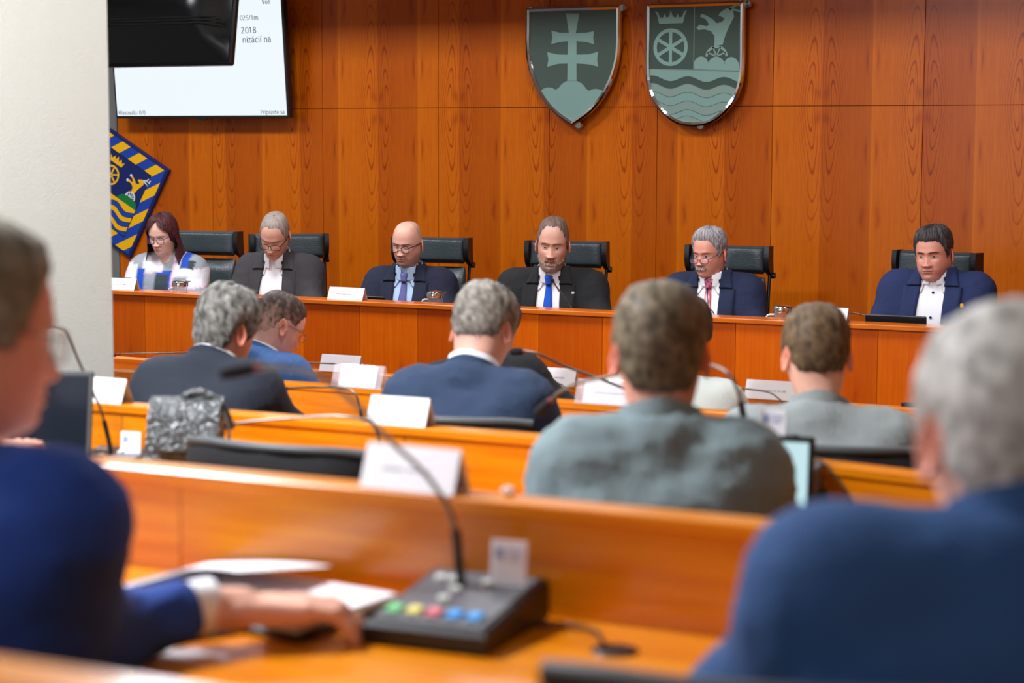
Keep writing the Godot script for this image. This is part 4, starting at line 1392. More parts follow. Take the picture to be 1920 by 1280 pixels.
# long hair of the woman: a curtain from the parting down past the shoulders
func long_hair(s: Dictionary) -> void:
	var hb: Basis = s.hb
	var n := 60
	var rows := 46
	var pts := PackedVector3Array(); var col := PackedColorArray()
	for r in rows:
		var y := lerpf(0.136, -0.245, pow(r / float(rows - 1), 1.0))
		for c in n:
			var w := c / float(n - 1)
			# from the right cheek round the back to the left cheek
			var fr := 0.0
			if y < 0.112: fr = lerpf(0.06, 0.92, pow(smoothstep(0.112, 0.015, y), 0.75))
			if y < -0.02: fr = lerpf(0.92, 0.98, smoothstep(-0.02, -0.12, y))
			var fl := fr + 0.45 * smoothstep(0.05, 0.0, y) * smoothstep(-0.12, -0.05, y)
			var phi := lerpf(-fr, -(TAU - fl), w)
			var yy := maxf(y, -0.03)
			var h := head_at(minf(yy, 0.1215))
			var grow := 0.017 + 0.020 * smoothstep(0.02, -0.12, y) + 0.045 * smoothstep(-0.08, -0.24, y)
			if y > 0.105: grow = 0.017
			var ctr := center_z(yy)
			var cs := cos(phi)
			var strand := noise.get_noise_3d(phi * 9.0, y * 5.0, 4.0)
			var fine := noise.get_noise_3d(phi * 38.0, y * 9.0, 8.0)
			var rr := grow + 0.006 * strand + 0.0016 * fine
			var x := (h.x + rr) * sin(phi)
			var z := ctr + ((h.y - ctr) + rr if cs > 0 else (ctr - h.z) + rr) * cs
			if y < -0.03: z = lerpf(z, z * 0.9 - 0.004, smoothstep(-0.03, -0.2, y))
			var top := smoothstep(0.095, 0.136, y)
			var p := Vector3(x * (1.0 - top * 0.35), y - 0.012 * top * absf(sin(phi)), z * (1.0 - top * 0.3))
			p.y += 0.012 * strand * smoothstep(-0.15, -0.245, y)
			var q := posed(p, hb, Basis.from_euler(Vector3(0.12, 0.0, 0)).slerp(hb, 0.5)) if y > -0.08 else posed(Vector3(p.x, p.y, p.z), hb, Basis.from_euler(Vector3(0.14, 0.0, 0)).slerp(hb, 0.45))
			pts.append(q * s.get("head_scale", 1.0) + s.piv)
			var k := clampf(0.45 + fine * 0.9 + strand * 0.4, 0.0, 1.0)
			var cc: Color = s.hair_col.lerp(s.hair_col2, k)
			col.append(cc)
	var m := MB.new()
	m.grid(pts, rows, n, false, col)
	piece("long_hair", m, hair_mat, s.node)

# ------------------------------------------------------------------ microphones, name plates and other things on the desks
func unit_base(t: Node3D, simple := false) -> void:
	# wedge with a thicker back; origin on the desk under its middle
	var b := MB.new()
	var w := 0.085; var d := 0.105; var hf := 0.030; var hb := 0.056; var c := 0.006
	var ring := func(inset: float, y0: float, y1: float) -> Array:
		return [Vector3(-w + inset, y1, d - inset), Vector3(w - inset, y1, d - inset), Vector3(w - inset, y0, -d + inset), Vector3(-w + inset, y0, -d + inset)]
	var r0: Array = ring.call(0.004, 0.0, 0.0)
	var r1: Array = ring.call(0.0, 0.006, 0.006)
	var r2: Array = ring.call(0.0, hb - c, hf - c)
	var r3: Array = ring.call(c, hb, hf)
	for lay in [[r0, r1], [r1, r2], [r2, r3]]:
		for k in 4:
			var j := (k + 1) % 4
			b.quad(lay[0][k], lay[0][j], lay[1][j], lay[1][k])
	b.quad(r3[0], r3[1], r3[2], r3[3])
	b.quad(r0[3], r0[2], r0[1], r0[0])
	piece("base", b, M.black_plastic, t)
	var slope := atan2(hb - hf, 2 * d)
	var tb := Basis(Vector3.RIGHT, slope)
	var mid := Vector3(0, (hf + hb) / 2 + 0.001, 0)
	var f := MB.new()
	f.box(mid, Vector3(0.150, 0.003, 0.190), 0.001, tb)
	piece("face_plate", f, M.panel_grey, t)
	if simple: return
	for q in [["button_green", -0.058, 0.066], ["button_yellow", -0.030, 0.066], ["button_red", -0.002, 0.066], ["button_blue", 0.026, 0.066], ["button_blue", 0.054, 0.066]]:
		var m := MB.new()
		m.box(mid + tb * Vector3(q[1], 0.004, q[2]), Vector3(0.021, 0.006, 0.024), 0.0025, tb)
		piece("vote_button", m, M[q[0]], t)
	for q in [[-0.050, -0.055], [-0.032, -0.055], [-0.012, -0.018], [0.018, -0.050], [-0.012, 0.018]]:
		var m := MB.new()
		var o: Vector3 = mid + tb * Vector3(q[0], 0.001, q[1])
		m.tube([o, o + tb.y * 0.006], [0.0075], 14)
		piece("key_button", m, M.button_white, t)

# base_at: on the desk; pts: world points of the stem from the base to the capsule
func mic(label: String, base_at: Vector3, turn: float, pts: Array, group: String, simple := false, thick := 1.0, sleeve := true) -> Node3D:
	var t := thing("microphone_unit", label, "microphone", base_at, turn, group)
	unit_base(t, simple)
	var inv := t.transform.affine_inverse()
	var loc := []
	for q in pts: loc.append(inv * q)
	var start := Vector3(loc[0].x, minf(loc[0].y, 0.045), loc[0].z)
	var path := spline([start] + loc if loc[0].y > 0.05 else loc, 6)
	var nlen := path.size()
	var cut := nlen - 7
	if sleeve:
		var sl := MB.new()
		var sp := []
		var acc := 0.0
		for k in path.size():
			if k > 0: acc += path[k].distance_to(path[k - 1])
			sp.append(path[k])
			if acc > 0.075 and sp.size() > 2: break
		sl.tube(sp, [0.0095 * thick, 0.009 * thick, 0.0065 * thick], 10)
		piece("sleeve", sl, M.black_plastic, t)
	var g := MB.new()
	g.tube(path.slice(0, cut + 1), [0.0036 * thick], 8)
	piece("gooseneck", g, M.gunmetal, t)
	var rg := MB.new()
	rg.tube(path.slice(cut, cut + 2), [0.0062 * thick], 10)
	piece("ring", rg, M.mic_ring, t)
	var cap := MB.new()
	var cp := path.slice(cut + 1)
	var rad := []
	for k in cp.size(): rad.append(lerpf(0.0072, 0.0100, sin(PI * clampf((k + 0.6) / cp.size(), 0, 1))) * thick)
	cap.tube(cp, rad, 12)
	piece("capsule", cap, M.foam, t)
	return t

func voting_card(label: String, at: Vector3, turn: float) -> void:
	var t := thing("voting_card", label, "card", at, turn, "white voting cards")
	var b := Basis(Vector3.RIGHT, -0.10)
	var m := MB.new()
	m.box(b * Vector3(0, 0.028, 0), Vector3(0.050, 0.066, 0.0012), 0.0005, b)
	piece("card", m, M.paper, t)
	var p := MB.new()
	p.box(b * Vector3(-0.013, 0.044, 0.0012), Vector3(0.012, 0.014, 0.0006), 0.0001, b)
	for k in 3: p.box(b * Vector3(0.008, 0.049 - k * 0.006, 0.0012), Vector3(0.022 - k * 0.004, 0.002, 0.0006), 0.0001, b)
	piece("print", p, M.print_blue, t)

# folded tent card, writing side to the viewer is its back
func plate(label: String, at: Vector3, w: float, h: float, turn := 0.0, holder := false, text := "") -> void:
	var t := thing("name_plate", label, "name plate", at, turn, "white tent name plates")
	var dz := 0.024
	var ln := sqrt(h * h + dz * dz)
	var bf := Basis(Vector3.RIGHT, -atan2(dz, h))
	var bb := Basis(Vector3.RIGHT, atan2(dz, h))
	var a := MB.new()
	a.box(Vector3(0, h / 2, dz / 2), Vector3(w, ln, 0.0012), 0.0004, bf)
	piece("near_leaf", a, M.paper, t)
	var c := MB.new()
	c.box(Vector3(0, h / 2, -dz / 2), Vector3(w, ln, 0.0012), 0.0004, bb)
	piece("far_leaf", c, M.paper_side, t)
	# faint, unreadable print showing on the near leaf
	var r := RandomNumberGenerator.new()
	r.seed = hash(label)
	var p := MB.new()
	var x := -w * 0.28
	if text != "":
		var tm := TextMesh.new()
		tm.text = text
		tm.font_size = 16
		tm.pixel_size = 0.00065
		tm.depth = 0.0004
		var o := part("print_name", tm, M.print_grey, t, Vector3(-w * 0.16, h * 0.45, dz / 2 + 0.002) )
		o.basis = bf
		x = w * 0.04
	while x < w * 0.24:
		var l := r.randf_range(0.003, 0.007)
		p.box(Vector3(0, h / 2, dz / 2) + bf * Vector3(x, -0.002, 0.0010), Vector3(l, r.randf_range(0.0028, 0.0045), 0.0004), 0.0001, bf)
		x += l + 0.0012 + (0.004 if r.randf() < 0.15 else 0.0)
	piece("print_marks", p, M.print_grey, t)
	if holder:
		var q := MB.new()
		q.box(Vector3(0, h / 2, dz / 2 + 0.0035), Vector3(w + 0.045, ln + 0.004, 0.0016), 0.0005, bf)
		q.box(Vector3(0, h / 2, -dz / 2 - 0.0035), Vector3(w + 0.045, ln + 0.004, 0.0016), 0.0005, bb)
		piece("acrylic_holder", q, M.acrylic, t)

func jug(label: String, at: Vector3) -> void:
	var t := thing("water_jug", label, "jug", at, 0.0, "small glass water jugs on the dais")
	var b := MB.new()
	b.lathe([[0.0, 0.002], [0.036, 0.002], [0.043, 0.010], [0.046, 0.05], [0.043, 0.11], [0.034, 0.150], [0.033, 0.180], [0.036, 0.200], [0.0345, 0.200], [0.0315, 0.180], [0.0325, 0.150], [0.0415, 0.11], [0.0445, 0.05], [0.041, 0.012], [0.0, 0.006]], 28)
	piece("glass_body", b, M.clear_glass, t)
	var w := MB.new()
	w.lathe([[0.0, 0.0065], [0.040, 0.0125], [0.0438, 0.05], [0.0410, 0.11], [0.033, 0.148], [0.0, 0.148]], 28)
	piece("water", w, M.clear_glass, t)
	var l := MB.new()
	l.lathe([[0.0, 0.226], [0.020, 0.225], [0.034, 0.221], [0.0385, 0.215], [0.0385, 0.196], [0.0375, 0.196]], 28)
	l.box(Vector3(0.046, 0.220, 0.0), Vector3(0.022, 0.005, 0.018), 0.002)
	piece("steel_lid", l, M.chrome, t)
	var h := MB.new()
	h.tube(spline([Vector3(-0.034, 0.185, 0), Vector3(-0.062, 0.180, 0), Vector3(-0.070, 0.145, 0), Vector3(-0.066, 0.10, 0), Vector3(-0.044, 0.07, 0)], 5), [0.0045], 8)
	piece("handle", h, M.enamel_white, t)

# clamshell seen from behind or in front; screen tilts back from the hinge
func laptop(label: String, at: Vector3, turn: float, w: float, h: float, tilt: float, screen: Material, trim: Material) -> void:
	var t := thing("laptop", label, "laptop", at, turn, "")
	boxp("keyboard_deck", Vector3(0, 0.008, 0.11), Vector3(w, 0.014, 0.22), trim, t, 0.003)
	var k := MB.new()
	for r in 5:
		for c in 12: k.box(Vector3((c - 5.5) * w * 0.075, 0.016, 0.05 + r * 0.021), Vector3(w * 0.062, 0.003, 0.016), 0.0008)
	piece("keys", k, M.black_plastic, t)
	var b := Basis(Vector3.RIGHT, -deg_to_rad(tilt))
	var l := MB.new()
	l.box(Vector3(0, 0.012, 0) + b * Vector3(0, h / 2, -0.004), Vector3(w, h, 0.008), 0.003, b)
	piece("lid", l, trim, t)
	var s := MB.new()
	s.box(Vector3(0, 0.012, 0) + b * Vector3(0, h / 2 + 0.002, 0.0006), Vector3(w - 0.022, h - 0.026, 0.001), 0.0003, b)
	piece("screen", s, screen, t)

const ROWMIC := "conference microphone units"
func V(x: float, y: float, z: float) -> Vector3: return Vector3(x, y, z)

func make_things() -> void:
	var W3 := F3 + 0.745; var W4 := F4 + 0.745; var W2 := F2 + 0.745; var W1 := F1 + 0.745; var WD := 0.90
	# large unit in front
	mic("large blurred microphone unit with coloured voting buttons in the foreground", V(2.47, W4, 6.775), 3.0, [V(2.454, 1.198, 6.735), V(2.450, 1.234, 6.735), V(2.446, 1.269, 6.735), V(2.434, 1.303, 6.735), V(2.401, 1.347, 6.740), V(2.352, 1.387, 6.745), V(2.302, 1.434, 6.750), V(2.255, 1.468, 6.760), V(2.215, 1.478, 6.770), V(2.175, 1.478, 6.780), V(2.124, 1.468, 6.800)], ROWMIC)
	voting_card("white voting card in the foreground microphone unit", V(2.512, W4 + 0.05, 6.715), 6.0)
	mic("microphone unit by the plaster column with its stem reaching up left", V(0.885, W3, 5.485), 0.0, [V(0.885, 1.086, 5.450), V(0.871, 1.138, 5.450), V(0.856, 1.180, 5.450), V(0.825, 1.233, 5.450), V(0.804, 1.288, 5.460), V(0.784, 1.346, 5.470), V(0.762, 1.357, 5.480), V(0.740, 1.352, 5.500), V(0.718, 1.344, 5.520)], ROWMIC, false, 0.85)
	voting_card("white voting card beside the black leather bag", V(0.925, W3 + 0.04, 5.43), 10.0)
	mic("microphone with stem bent low above the empty chair back", V(1.60, W3, 5.50), 0.0, [V(1.600, 1.10, 5.450), V(1.585, 1.165, 5.450), V(1.562, 1.190, 5.450), V(1.502, 1.199, 5.460), V(1.375, 1.187, 5.470), V(1.252, 1.170, 5.490), V(1.189, 1.148, 5.500)], ROWMIC, true, 0.9)
	mic("microphone pointing at the bowed man in slate navy suit", V(1.78, W2, 4.38), 0.0, [V(1.775, 0.98, 4.35), V(1.756, 1.081, 4.350), V(1.718, 1.127, 4.350), V(1.647, 1.158, 4.360), V(1.534, 1.195, 4.380), V(1.466, 1.225, 4.400), V(1.432, 1.231, 4.410), V(1.395, 1.230, 4.420)], ROWMIC, true, 1.05)
	mic("microphone arching behind the head of the broad grey suited man", V(2.425, W3 + 0.15, 5.535), 4.0, EF(), ROWMIC, false, 1.0)
	voting_card("white voting card in front of the pale grey suited man", V(2.462, W3 + 0.15 + 0.045, 5.475), 10.0)
	mic("microphone with black sleeve behind the middle name plate", V(0.90, W2, 4.39), 0.0, [V(0.900, 0.96, 4.35), V(0.896, 1.020, 4.350), V(0.888, 1.059, 4.350), V(0.874, 1.082, 4.350), V(0.842, 1.093, 4.350), V(0.769, 1.092, 4.360), V(0.676, 1.086, 4.380), V(0.618, 1.081, 4.400)], ROWMIC, true, 0.8)
	mic("front row microphone beside the man in checked blue suit", V(0.115, W1, 3.03), 0.0, [V(0.115, 0.86, 3.0), V(0.108, 0.925, 3.000), V(0.090, 0.962, 3.000), V(0.052, 0.978, 3.000), V(-0.026, 0.977, 3.000), V(-0.140, 0.973, 3.000), V(-0.20, 0.966, 3.020)], ROWMIC, true, 0.8)
	mic("front row microphone next to the plaster column edge", V(-0.48, W1, 3.03), 0.0, [V(-0.48, 0.86, 3.0), V(-0.491, 0.935, 3.000), V(-0.539, 0.976, 3.000), V(-0.611, 0.987, 3.000), V(-0.807, 0.974, 3.000), V(-0.970, 0.962, 3.000), V(-1.060, 0.941, 3.000)], ROWMIC, true, 0.8)
	mic("front row microphone curving over the half hidden name plate", V(0.94, W1, 3.03), 0.0, [V(0.935, 0.86, 3.0), V(0.928, 0.920, 3.000), V(0.904, 0.948, 3.000), V(0.876, 0.959, 3.000), V(0.838, 0.959, 3.000), V(0.757, 0.943, 3.000)], ROWMIC, true, 0.8)
	mic("front row microphone in front of the pale mint top", V(1.70, W1, 3.03), 0.0, [V(1.70, 0.86, 3.0), V(1.686, 0.931, 3.000), V(1.664, 0.956, 3.000), V(1.631, 0.972, 3.000), V(1.558, 0.978, 3.000), V(1.448, 0.984, 3.000), V(1.354, 0.989, 3.000)], ROWMIC, true, 0.8)
	mic("front row microphone at the far right by the blurred grey head", V(2.32, W1, 3.03), 0.0, [V(2.315, 0.86, 3.0), V(2.306, 0.921, 3.000), V(2.281, 0.956, 3.000), V(2.247, 0.964, 3.000), V(2.164, 0.962, 3.000), V(2.071, 0.959, 3.000)], ROWMIC, true, 0.8)
	mic("thin microphone stem rising between bright tablet and dark blue shoulder", V(2.72, W3, 5.66), -12.0, [V(2.708, 1.075, 5.600), V(2.690, 1.095, 5.600), V(2.662, 1.124, 5.600), V(2.637, 1.165, 5.600), V(2.611, 1.193, 5.600), V(2.586, 1.212, 5.600), V(2.556, 1.223, 5.600), V(2.526, 1.223, 5.600), V(2.49, 1.218, 5.60)], ROWMIC, true, 0.7, false)
	# dais microphones
	mic("slim microphone in front of the blue tie on the dais", V(0.252, WD, 1.48), 0.0, [V(0.25, 0.97, 1.45), V(0.246, 1.047, 1.450), V(0.228, 1.076, 1.450), V(0.197, 1.126, 1.460), V(0.172, 1.160, 1.470), V(0.161, 1.178, 1.475), V(0.151, 1.194, 1.480)], "dais microphones", true, 0.75, false)
	mic("slim microphone in front of the striped tie on the dais", V(0.887, WD, 1.48), 0.0, [V(0.887, 0.97, 1.45), V(0.887, 1.036, 1.450), V(0.882, 1.064, 1.450), V(0.867, 1.088, 1.450), V(0.843, 1.101, 1.460), V(0.818, 1.103, 1.470), V(0.787, 1.094, 1.480)], "dais microphones", true, 0.75, false)
	mic("slim microphone curving left of the dais laptop at the right", V(1.553, WD, 1.48), 0.0, [V(1.553, 0.97, 1.45), V(1.553, 1.037, 1.450), V(1.543, 1.067, 1.450), V(1.517, 1.091, 1.450), V(1.482, 1.101, 1.460), V(1.448, 1.103, 1.470), V(1.390, 1.093, 1.480)], "dais microphones", true, 0.75, false)
	# name plates
	plate("name plate on the dais in front of the woman", V(-2.02, 1.0801, 1.63), 0.20, 0.055)
	plate("name plate on the dais between charcoal blazer and bald man", V(-0.775, 1.0801, 1.63), 0.18, 0.055)
	plate("name plate on the dais left of the right-hand laptop", V(1.41, 1.0801, 1.63), 0.18, 0.055)
	plate("front row name plate beside the checked blue suit", V(-0.11, F1 + 0.8955, 2.785), 0.17, 0.062)
	plate("front row name plate behind the black jacket", V(0.77, F1 + 0.8955, 2.785), 0.17, 0.062)
	plate("front row name plate behind the pale grey shoulder", V(1.58, F1 + 0.8955, 2.785), 0.19, 0.062)
	plate("name plate in clear holder left of the bowed man", V(0.735, F2 + 0.8955, 4.08), 0.125, 0.062, 0.0, true, "Roman")
	plate("name plate in clear holder half covered by the grey shoulder", V(1.54, F2 + 0.8955, 4.08), 0.16, 0.062, 0.0, true)
	plate("name plate at the foot of the plaster column", V(0.778, F3 + 0.8955, 5.337), 0.14, 0.056)
	plate("name plate in front of the bowed man's chair", V(1.578, F3 + 0.8955, 5.337), 0.145, 0.060)
	plate("largest blurred name plate on the nearest bench", V(2.325, F4 + 0.8955, 6.628), 0.150, 0.060, -2.0)
	# jugs and computers of the dais
	jug("glass water jug in front of the woman on the dais", V(-1.768, WD, 1.5))
	jug("glass water jug in front of the bald man on the dais", V(-0.403, WD, 1.5))
	jug("glass water jug right of the striped tie on the dais", V(1.189, WD, 1.5))
	laptop("black laptop in front of the woman on the dais", V(-2.17, WD, 1.50), 180.0, 0.32, 0.225, 12.0, M.screen_dark, M.black_plastic)
	laptop("small black tablet computer in front of the bald man", V(-0.77, WD, 1.47), 180.0, 0.24, 0.185, 14.0, M.screen_dark, M.black_plastic)
	laptop("black laptop in front of the heavy man on the dais", V(1.657, WD, 1.47), 180.0, 0.245, 0.198, 12.0, M.screen_dark, M.black_plastic)
	laptop("dark laptop with grey bezel at the left edge of the third bench", V(0.79, W3, 5.56), 22.0, 0.20, 0.235, 12.0, M.screen_dark, M.chair_trim)
	laptop("tablet computer with bright white page beside the grey suit", V(2.552, W3, 5.80), 8.0, 0.17, 0.245, 8.0, M.screen_cyan, M.black_plastic)
	laptop("slim computer with pale blue screen by the bowed man's elbow", V(1.60, W2, 4.40), 10.0, 0.26, 0.10, 52.0, M.screen_cyan, M.chair_trim)
	# papers
	var W := W4
	var t := thing("document_binder", "open binder of printed pages under the blue sleeve", "binder", V(2.16, W, 6.79), -8.0)
	boxp("cover", Vector3(0, 0.006, 0), Vector3(0.36, 0.012, 0.22), M.black_plastic, t, 0.002)
	boxp("page_block", Vector3(0.0, 0.017, 0), Vector3(0.345, 0.011, 0.212), M.paper, t, 0.002)
	var pm := MB.new()
	for k in 8: pm.box(Vector3(0.03 - 0.02 * (k % 3), 0.0229, -0.08 + k * 0.018), Vector3(0.16 - 0.03 * (k % 2), 0.0004, 0.004), 0.0001)
	piece("print_lines", pm, M.print_red, t)
	var cur := MB.new()
	var pts := PackedVector3Array()
	for r in 8:
		for c in 14:
			var a := c / 13.0
			pts.append(Vector3(-0.16 + a * 0.20, 0.024 + 0.045 * sin(a * PI * 0.55) * (0.35 + 0.65 * r / 7.0), -0.105 + r * 0.028 - 0.02 * a))
	cur.grid(pts, 8, 14)
	piece("lifted_page", cur, M.paper, t)
	t = thing("paper_sheet", "white sheet lying under the blue sleeve cuff", "paper", V(2.06, W, 6.91), 14.0)
	boxp("sheet", Vector3(0, 0.001, 0), Vector3(0.21, 0.0012, 0.12), M.paper, t, 0.0003)
	t = thing("phone", "dark phone lying beside the hand on the nearest bench", "phone", V(2.175, W, 6.935), -25.0)
	boxp("body", Vector3(0, 0.005, 0), Vector3(0.075, 0.009, 0.10), M.chair_trim, t, 0.003)
	boxp("screen", Vector3(0, 0.0100, 0), Vector3(0.068, 0.001, 0.092), M.black_gloss, t, 0.0003)
	t = thing("cable_grommet", "round black cable grommet in the nearest worktop", "grommet", V(2.69, W, 6.775))
	var gm := MB.new()
	gm.lathe([[0.0, 0.004], [0.026, 0.004], [0.029, 0.003], [0.030, 0.0]], 24)
	piece("cap", gm, M.black_plastic, t)
	var cb := MB.new()
	cb.tube(spline([Vector3(-0.02, 0.007, -0.008), Vector3(-0.045, 0.012, -0.04), Vector3(-0.10, 0.005, -0.075), Vector3(-0.15, 0.004, -0.05)], 5), [0.003], 7)
	piece("cable", cb, M.black_plastic, t)
	t = thing("eraser", "tiny white lump on the nearest bench rail", "eraser", V(2.462, F4 + 0.8955, 6.612), 20.0)
	boxp("body", Vector3(0, 0.006, 0), Vector3(0.018, 0.011, 0.013), M.enamel_white, t, 0.004)
	# binders under the microphone unit
	for k in 3:
		t = thing("ring_binder", ["lowest grey binder under the microphone before the grey suited man", "middle black binder under the microphone before the grey suited man", "topmost grey binder under the microphone before the grey suited man"][k], "binder", V(2.44, W3 + k * 0.05, 5.53), -4.0 + 5.0 * k, "binders stacked under the microphone unit")
		boxp("cover", Vector3(0, 0.0025, 0), Vector3(0.23, 0.005, 0.27), [M.chair_trim, M.black_plastic, M.panel_grey][k], t, 0.001)
		boxp("cover", Vector3(0, 0.0475, 0), Vector3(0.23, 0.005, 0.27), [M.chair_trim, M.black_plastic, M.panel_grey][k], t, 0.001)
		boxp("spine", Vector3(0.1135, 0.025, 0), Vector3(0.003, 0.049, 0.27), [M.chair_trim, M.black_plastic, M.panel_grey][k], t, 0.001)
		boxp("sheets", Vector3(-0.004, 0.025, 0), Vector3(0.215, 0.036, 0.26), M.paper, t, 0.001)
	bag()

func EF() -> Array:
	return [V(2.421, 1.232, 5.500), V(2.410, 1.274, 5.500), V(2.403, 1.306, 5.500), V(2.386, 1.338, 5.500), V(2.355, 1.353, 5.490), V(2.292, 1.359, 5.480), V(2.211, 1.347, 5.470), V(2.128, 1.321, 5.460), V(2.048, 1.301, 5.450), V(2.008, 1.280, 5.450), V(1.990, 1.264, 5.450), V(1.955, 1.232, 5.450)]

func bag() -> void:
	# slouching black leather bag, wider at the bottom, with a flap and a rolled handle
	var t := thing("leather_bag", "crumpled black leather bag standing on the third bench", "bag", V(1.185, F3 + 0.745, 5.60), 24.0)
	var rows := 26; var cols := 40
	var pts := PackedVector3Array()
	for r in rows:
		var v := r / float(rows - 1)
		var w := lerpf(0.100, 0.070, smoothstep(0.0, 1.0, v)) * (1.0 if r > 0 else 0.0)
		var d := lerpf(0.062, 0.034, smoothstep(0.1, 1.0, v)) * (1.0 if r > 0 else 0.0)
		var y := v * 0.205
		if v > 0.93:
			w *= sqrt(maxf(0.0, 1.0 - pow((v - 0.93) / 0.07, 2.0))); d *= sqrt(maxf(0.0, 1.0 - pow((v - 0.93) / 0.07, 2.0)))
		for c in cols:
			var a := TAU * c / cols
			var x := signf(cos(a)) * pow(absf(cos(a)), 0.55) * w
			var z := signf(sin(a)) * pow(absf(sin(a)), 0.6) * d
			var cr := noise.get_noise_3d(x * 22.0 + 5.0, y * 22.0, z * 22.0) * 0.016 + noise.get_noise_3d(x * 60.0, y * 50.0, z * 60.0) * 0.005
			var o := Vector3(x, y, z)
			if v > 0.02: o += Vector3(cos(a), 0.3, sin(a)) * cr + Vector3(0.02 * v, 0, 0)
			pts.append(o)
	var m := MB.new()
	m.grid(pts, rows, cols, true, PackedColorArray(), true)
	piece("body", m, M.bag_leather, t)
	var f := MB.new()
	var fp := PackedVector3Array()
	for r in 10:
		for c in 16:
			var x := lerpf(-0.074, 0.080, c / 15.0)
			var v := r / 9.0
			var cr := noise.get_noise_3d(x * 30.0, v * 5.0, 2.0) * 0.006
			fp.append(Vector3(x + 0.016, 0.218 - 0.085 * v * v - 0.02 * v, lerpf(-0.012, 0.060 + 0.008 * v, sqrt(v)) + cr))
	f.grid(fp, 10, 16, false)
	piece("flap", f, M.bag_leather, t)
	var h := MB.new()
	h.tube(spline([Vector3(0.0, 0.200, 0.0), Vector3(0.02, 0.222, 0.0), Vector3(0.055, 0.226, 0.005), Vector3(0.095, 0.200, 0.01), Vector3(0.115, 0.15, 0.015)], 6), [0.009], 8)
	piece("handle", h, M.bag_leather, t)
	var z := MB.new()
	z.tube(spline([Vector3(0.098, 0.19, 0.02), Vector3(0.112, 0.15, 0.03), Vector3(0.112, 0.09, 0.035)], 5), [0.004], 6)
	piece("zip", z, M.steel, t)

# ------------------------------------------------------------------ things on the wall, television sets, chairs
func ring(m: MB, poly: PackedVector2Array, inset: float, z0: float, z1: float) -> PackedVector2Array:
	# frame between a polygon (y up, counter-clockwise) and its inset, bevelled on top
	var n := poly.size()
	var inn := PackedVector2Array()
	var mid := PackedVector2Array()
	for k in n:
		var a := (poly[k] - poly[(k + n - 1) % n]).normalized()
		var b := (poly[(k + 1) % n] - poly[k]).normalized()
		var na := Vector2(-a.y, a.x); var nb := Vector2(-b.y, b.x)
		var d := (na + nb).normalized()
		d /= maxf(0.35, d.dot(na))
		inn.append(poly[k] + d * inset)
		mid.append(poly[k] + d * inset * 0.45)
	for k in n:
		var j := (k + 1) % n
		var o0 := Vector3(poly[k].x, poly[k].y, z0); var o1 := Vector3(poly[j].x, poly[j].y, z0)
		var p0 := Vector3(poly[k].x, poly[k].y, z1 - 0.006); var p1 := Vector3(poly[j].x, poly[j].y, z1 - 0.006)
		var m0 := Vector3(mid[k].x, mid[k].y, z1); var m1 := Vector3(mid[j].x, mid[j].y, z1)
		var i0 := Vector3(inn[k].x, inn[k].y, z1 - 0.004); var i1 := Vector3(inn[j].x, inn[j].y, z1 - 0.004)
		var q0 := Vector3(inn[k].x, inn[k].y, z0); var q1 := Vector3(inn[j].x, inn[j].y, z0)
		m.quad(o0, o1, p1, p0); m.quad(p0, p1, m1, m0); m.quad(m0, m1, i1, i0); m.quad(i0, i1, q1, q0); m.quad(q0, q1, o1, o0)
	return inn

func smooth2(keys: Array, per := 6) -> PackedVector2Array:
	var r := PackedVector2Array()
	for k in keys.size() - 1:
		var p0: Vector2 = keys[maxi(k - 1, 0)]; var p1: Vector2 = keys[k]; var p2: Vector2 = keys[k + 1]; var p3: Vector2 = keys[mini(k + 2, keys.size() - 1)]
		for j in per: r.append(p1.cubic_interpolate(p2, p0, p3, float(j) / per))
	r.append(keys[-1])
	return r

func mirrored(right: PackedVector2Array) -> PackedVector2Array:
	# right half from the bottom up to the top right corner -> closed outline, counter-clockwise
	var r := PackedVector2Array()
	for q in right: r.append(q)
	for k in range(right.size() - 1, -1, -1):
		if right[k].x > 0.0005: r.append(Vector2(-right[k].x, right[k].y))
	return r

func disc(cx: float, cy: float, rx: float, ry: float, n := 32, a0 := 0.0, a1 := TAU) -> PackedVector2Array:
	var r := PackedVector2Array()
	for k in n: r.append(Vector2(cx + rx * cos(lerpf(a0, a1, k / float(n))), cy + ry * sin(lerpf(a0, a1, k / float(n)))))
	return r

func annulus(m: MB, cx: float, cy: float, rx: float, ry: float, t: float, z0: float, z1: float, a0 := 0.0, a1 := TAU) -> void:
	var n := 36
	for k in n:
		var a := lerpf(a0, a1, k / float(n)); var b := lerpf(a0, a1, (k + 1) / float(n))
		var q := PackedVector2Array([Vector2(cx + rx * cos(a), cy + ry * sin(a)), Vector2(cx + rx * cos(b), cy + ry * sin(b)), Vector2(cx + (rx - t) * cos(b), cy + (ry - t) * sin(b)), Vector2(cx + (rx - t) * cos(a), cy + (ry - t) * sin(a))])
		m.prism(q, z0, z1)

func stroke(m: MB, pts: PackedVector2Array, w: float, z0: float, z1: float) -> void:
	for k in pts.size() - 1:
		var d := (pts[k + 1] - pts[k]).normalized()
		var nn := Vector2(-d.y, d.x) * w / 2
		m.prism(PackedVector2Array([pts[k] - nn, pts[k + 1] - nn, pts[k + 1] + nn, pts[k] + nn]), z0, z1)

func clip(m: MB, poly: PackedVector2Array, by: PackedVector2Array, z0: float, z1: float) -> void:
	for q in Geometry2D.intersect_polygons(poly, by):
		if not Geometry2D.is_polygon_clockwise(q): m.prism(q, z0, z1)
		else: m.prism(q, z0, z1)

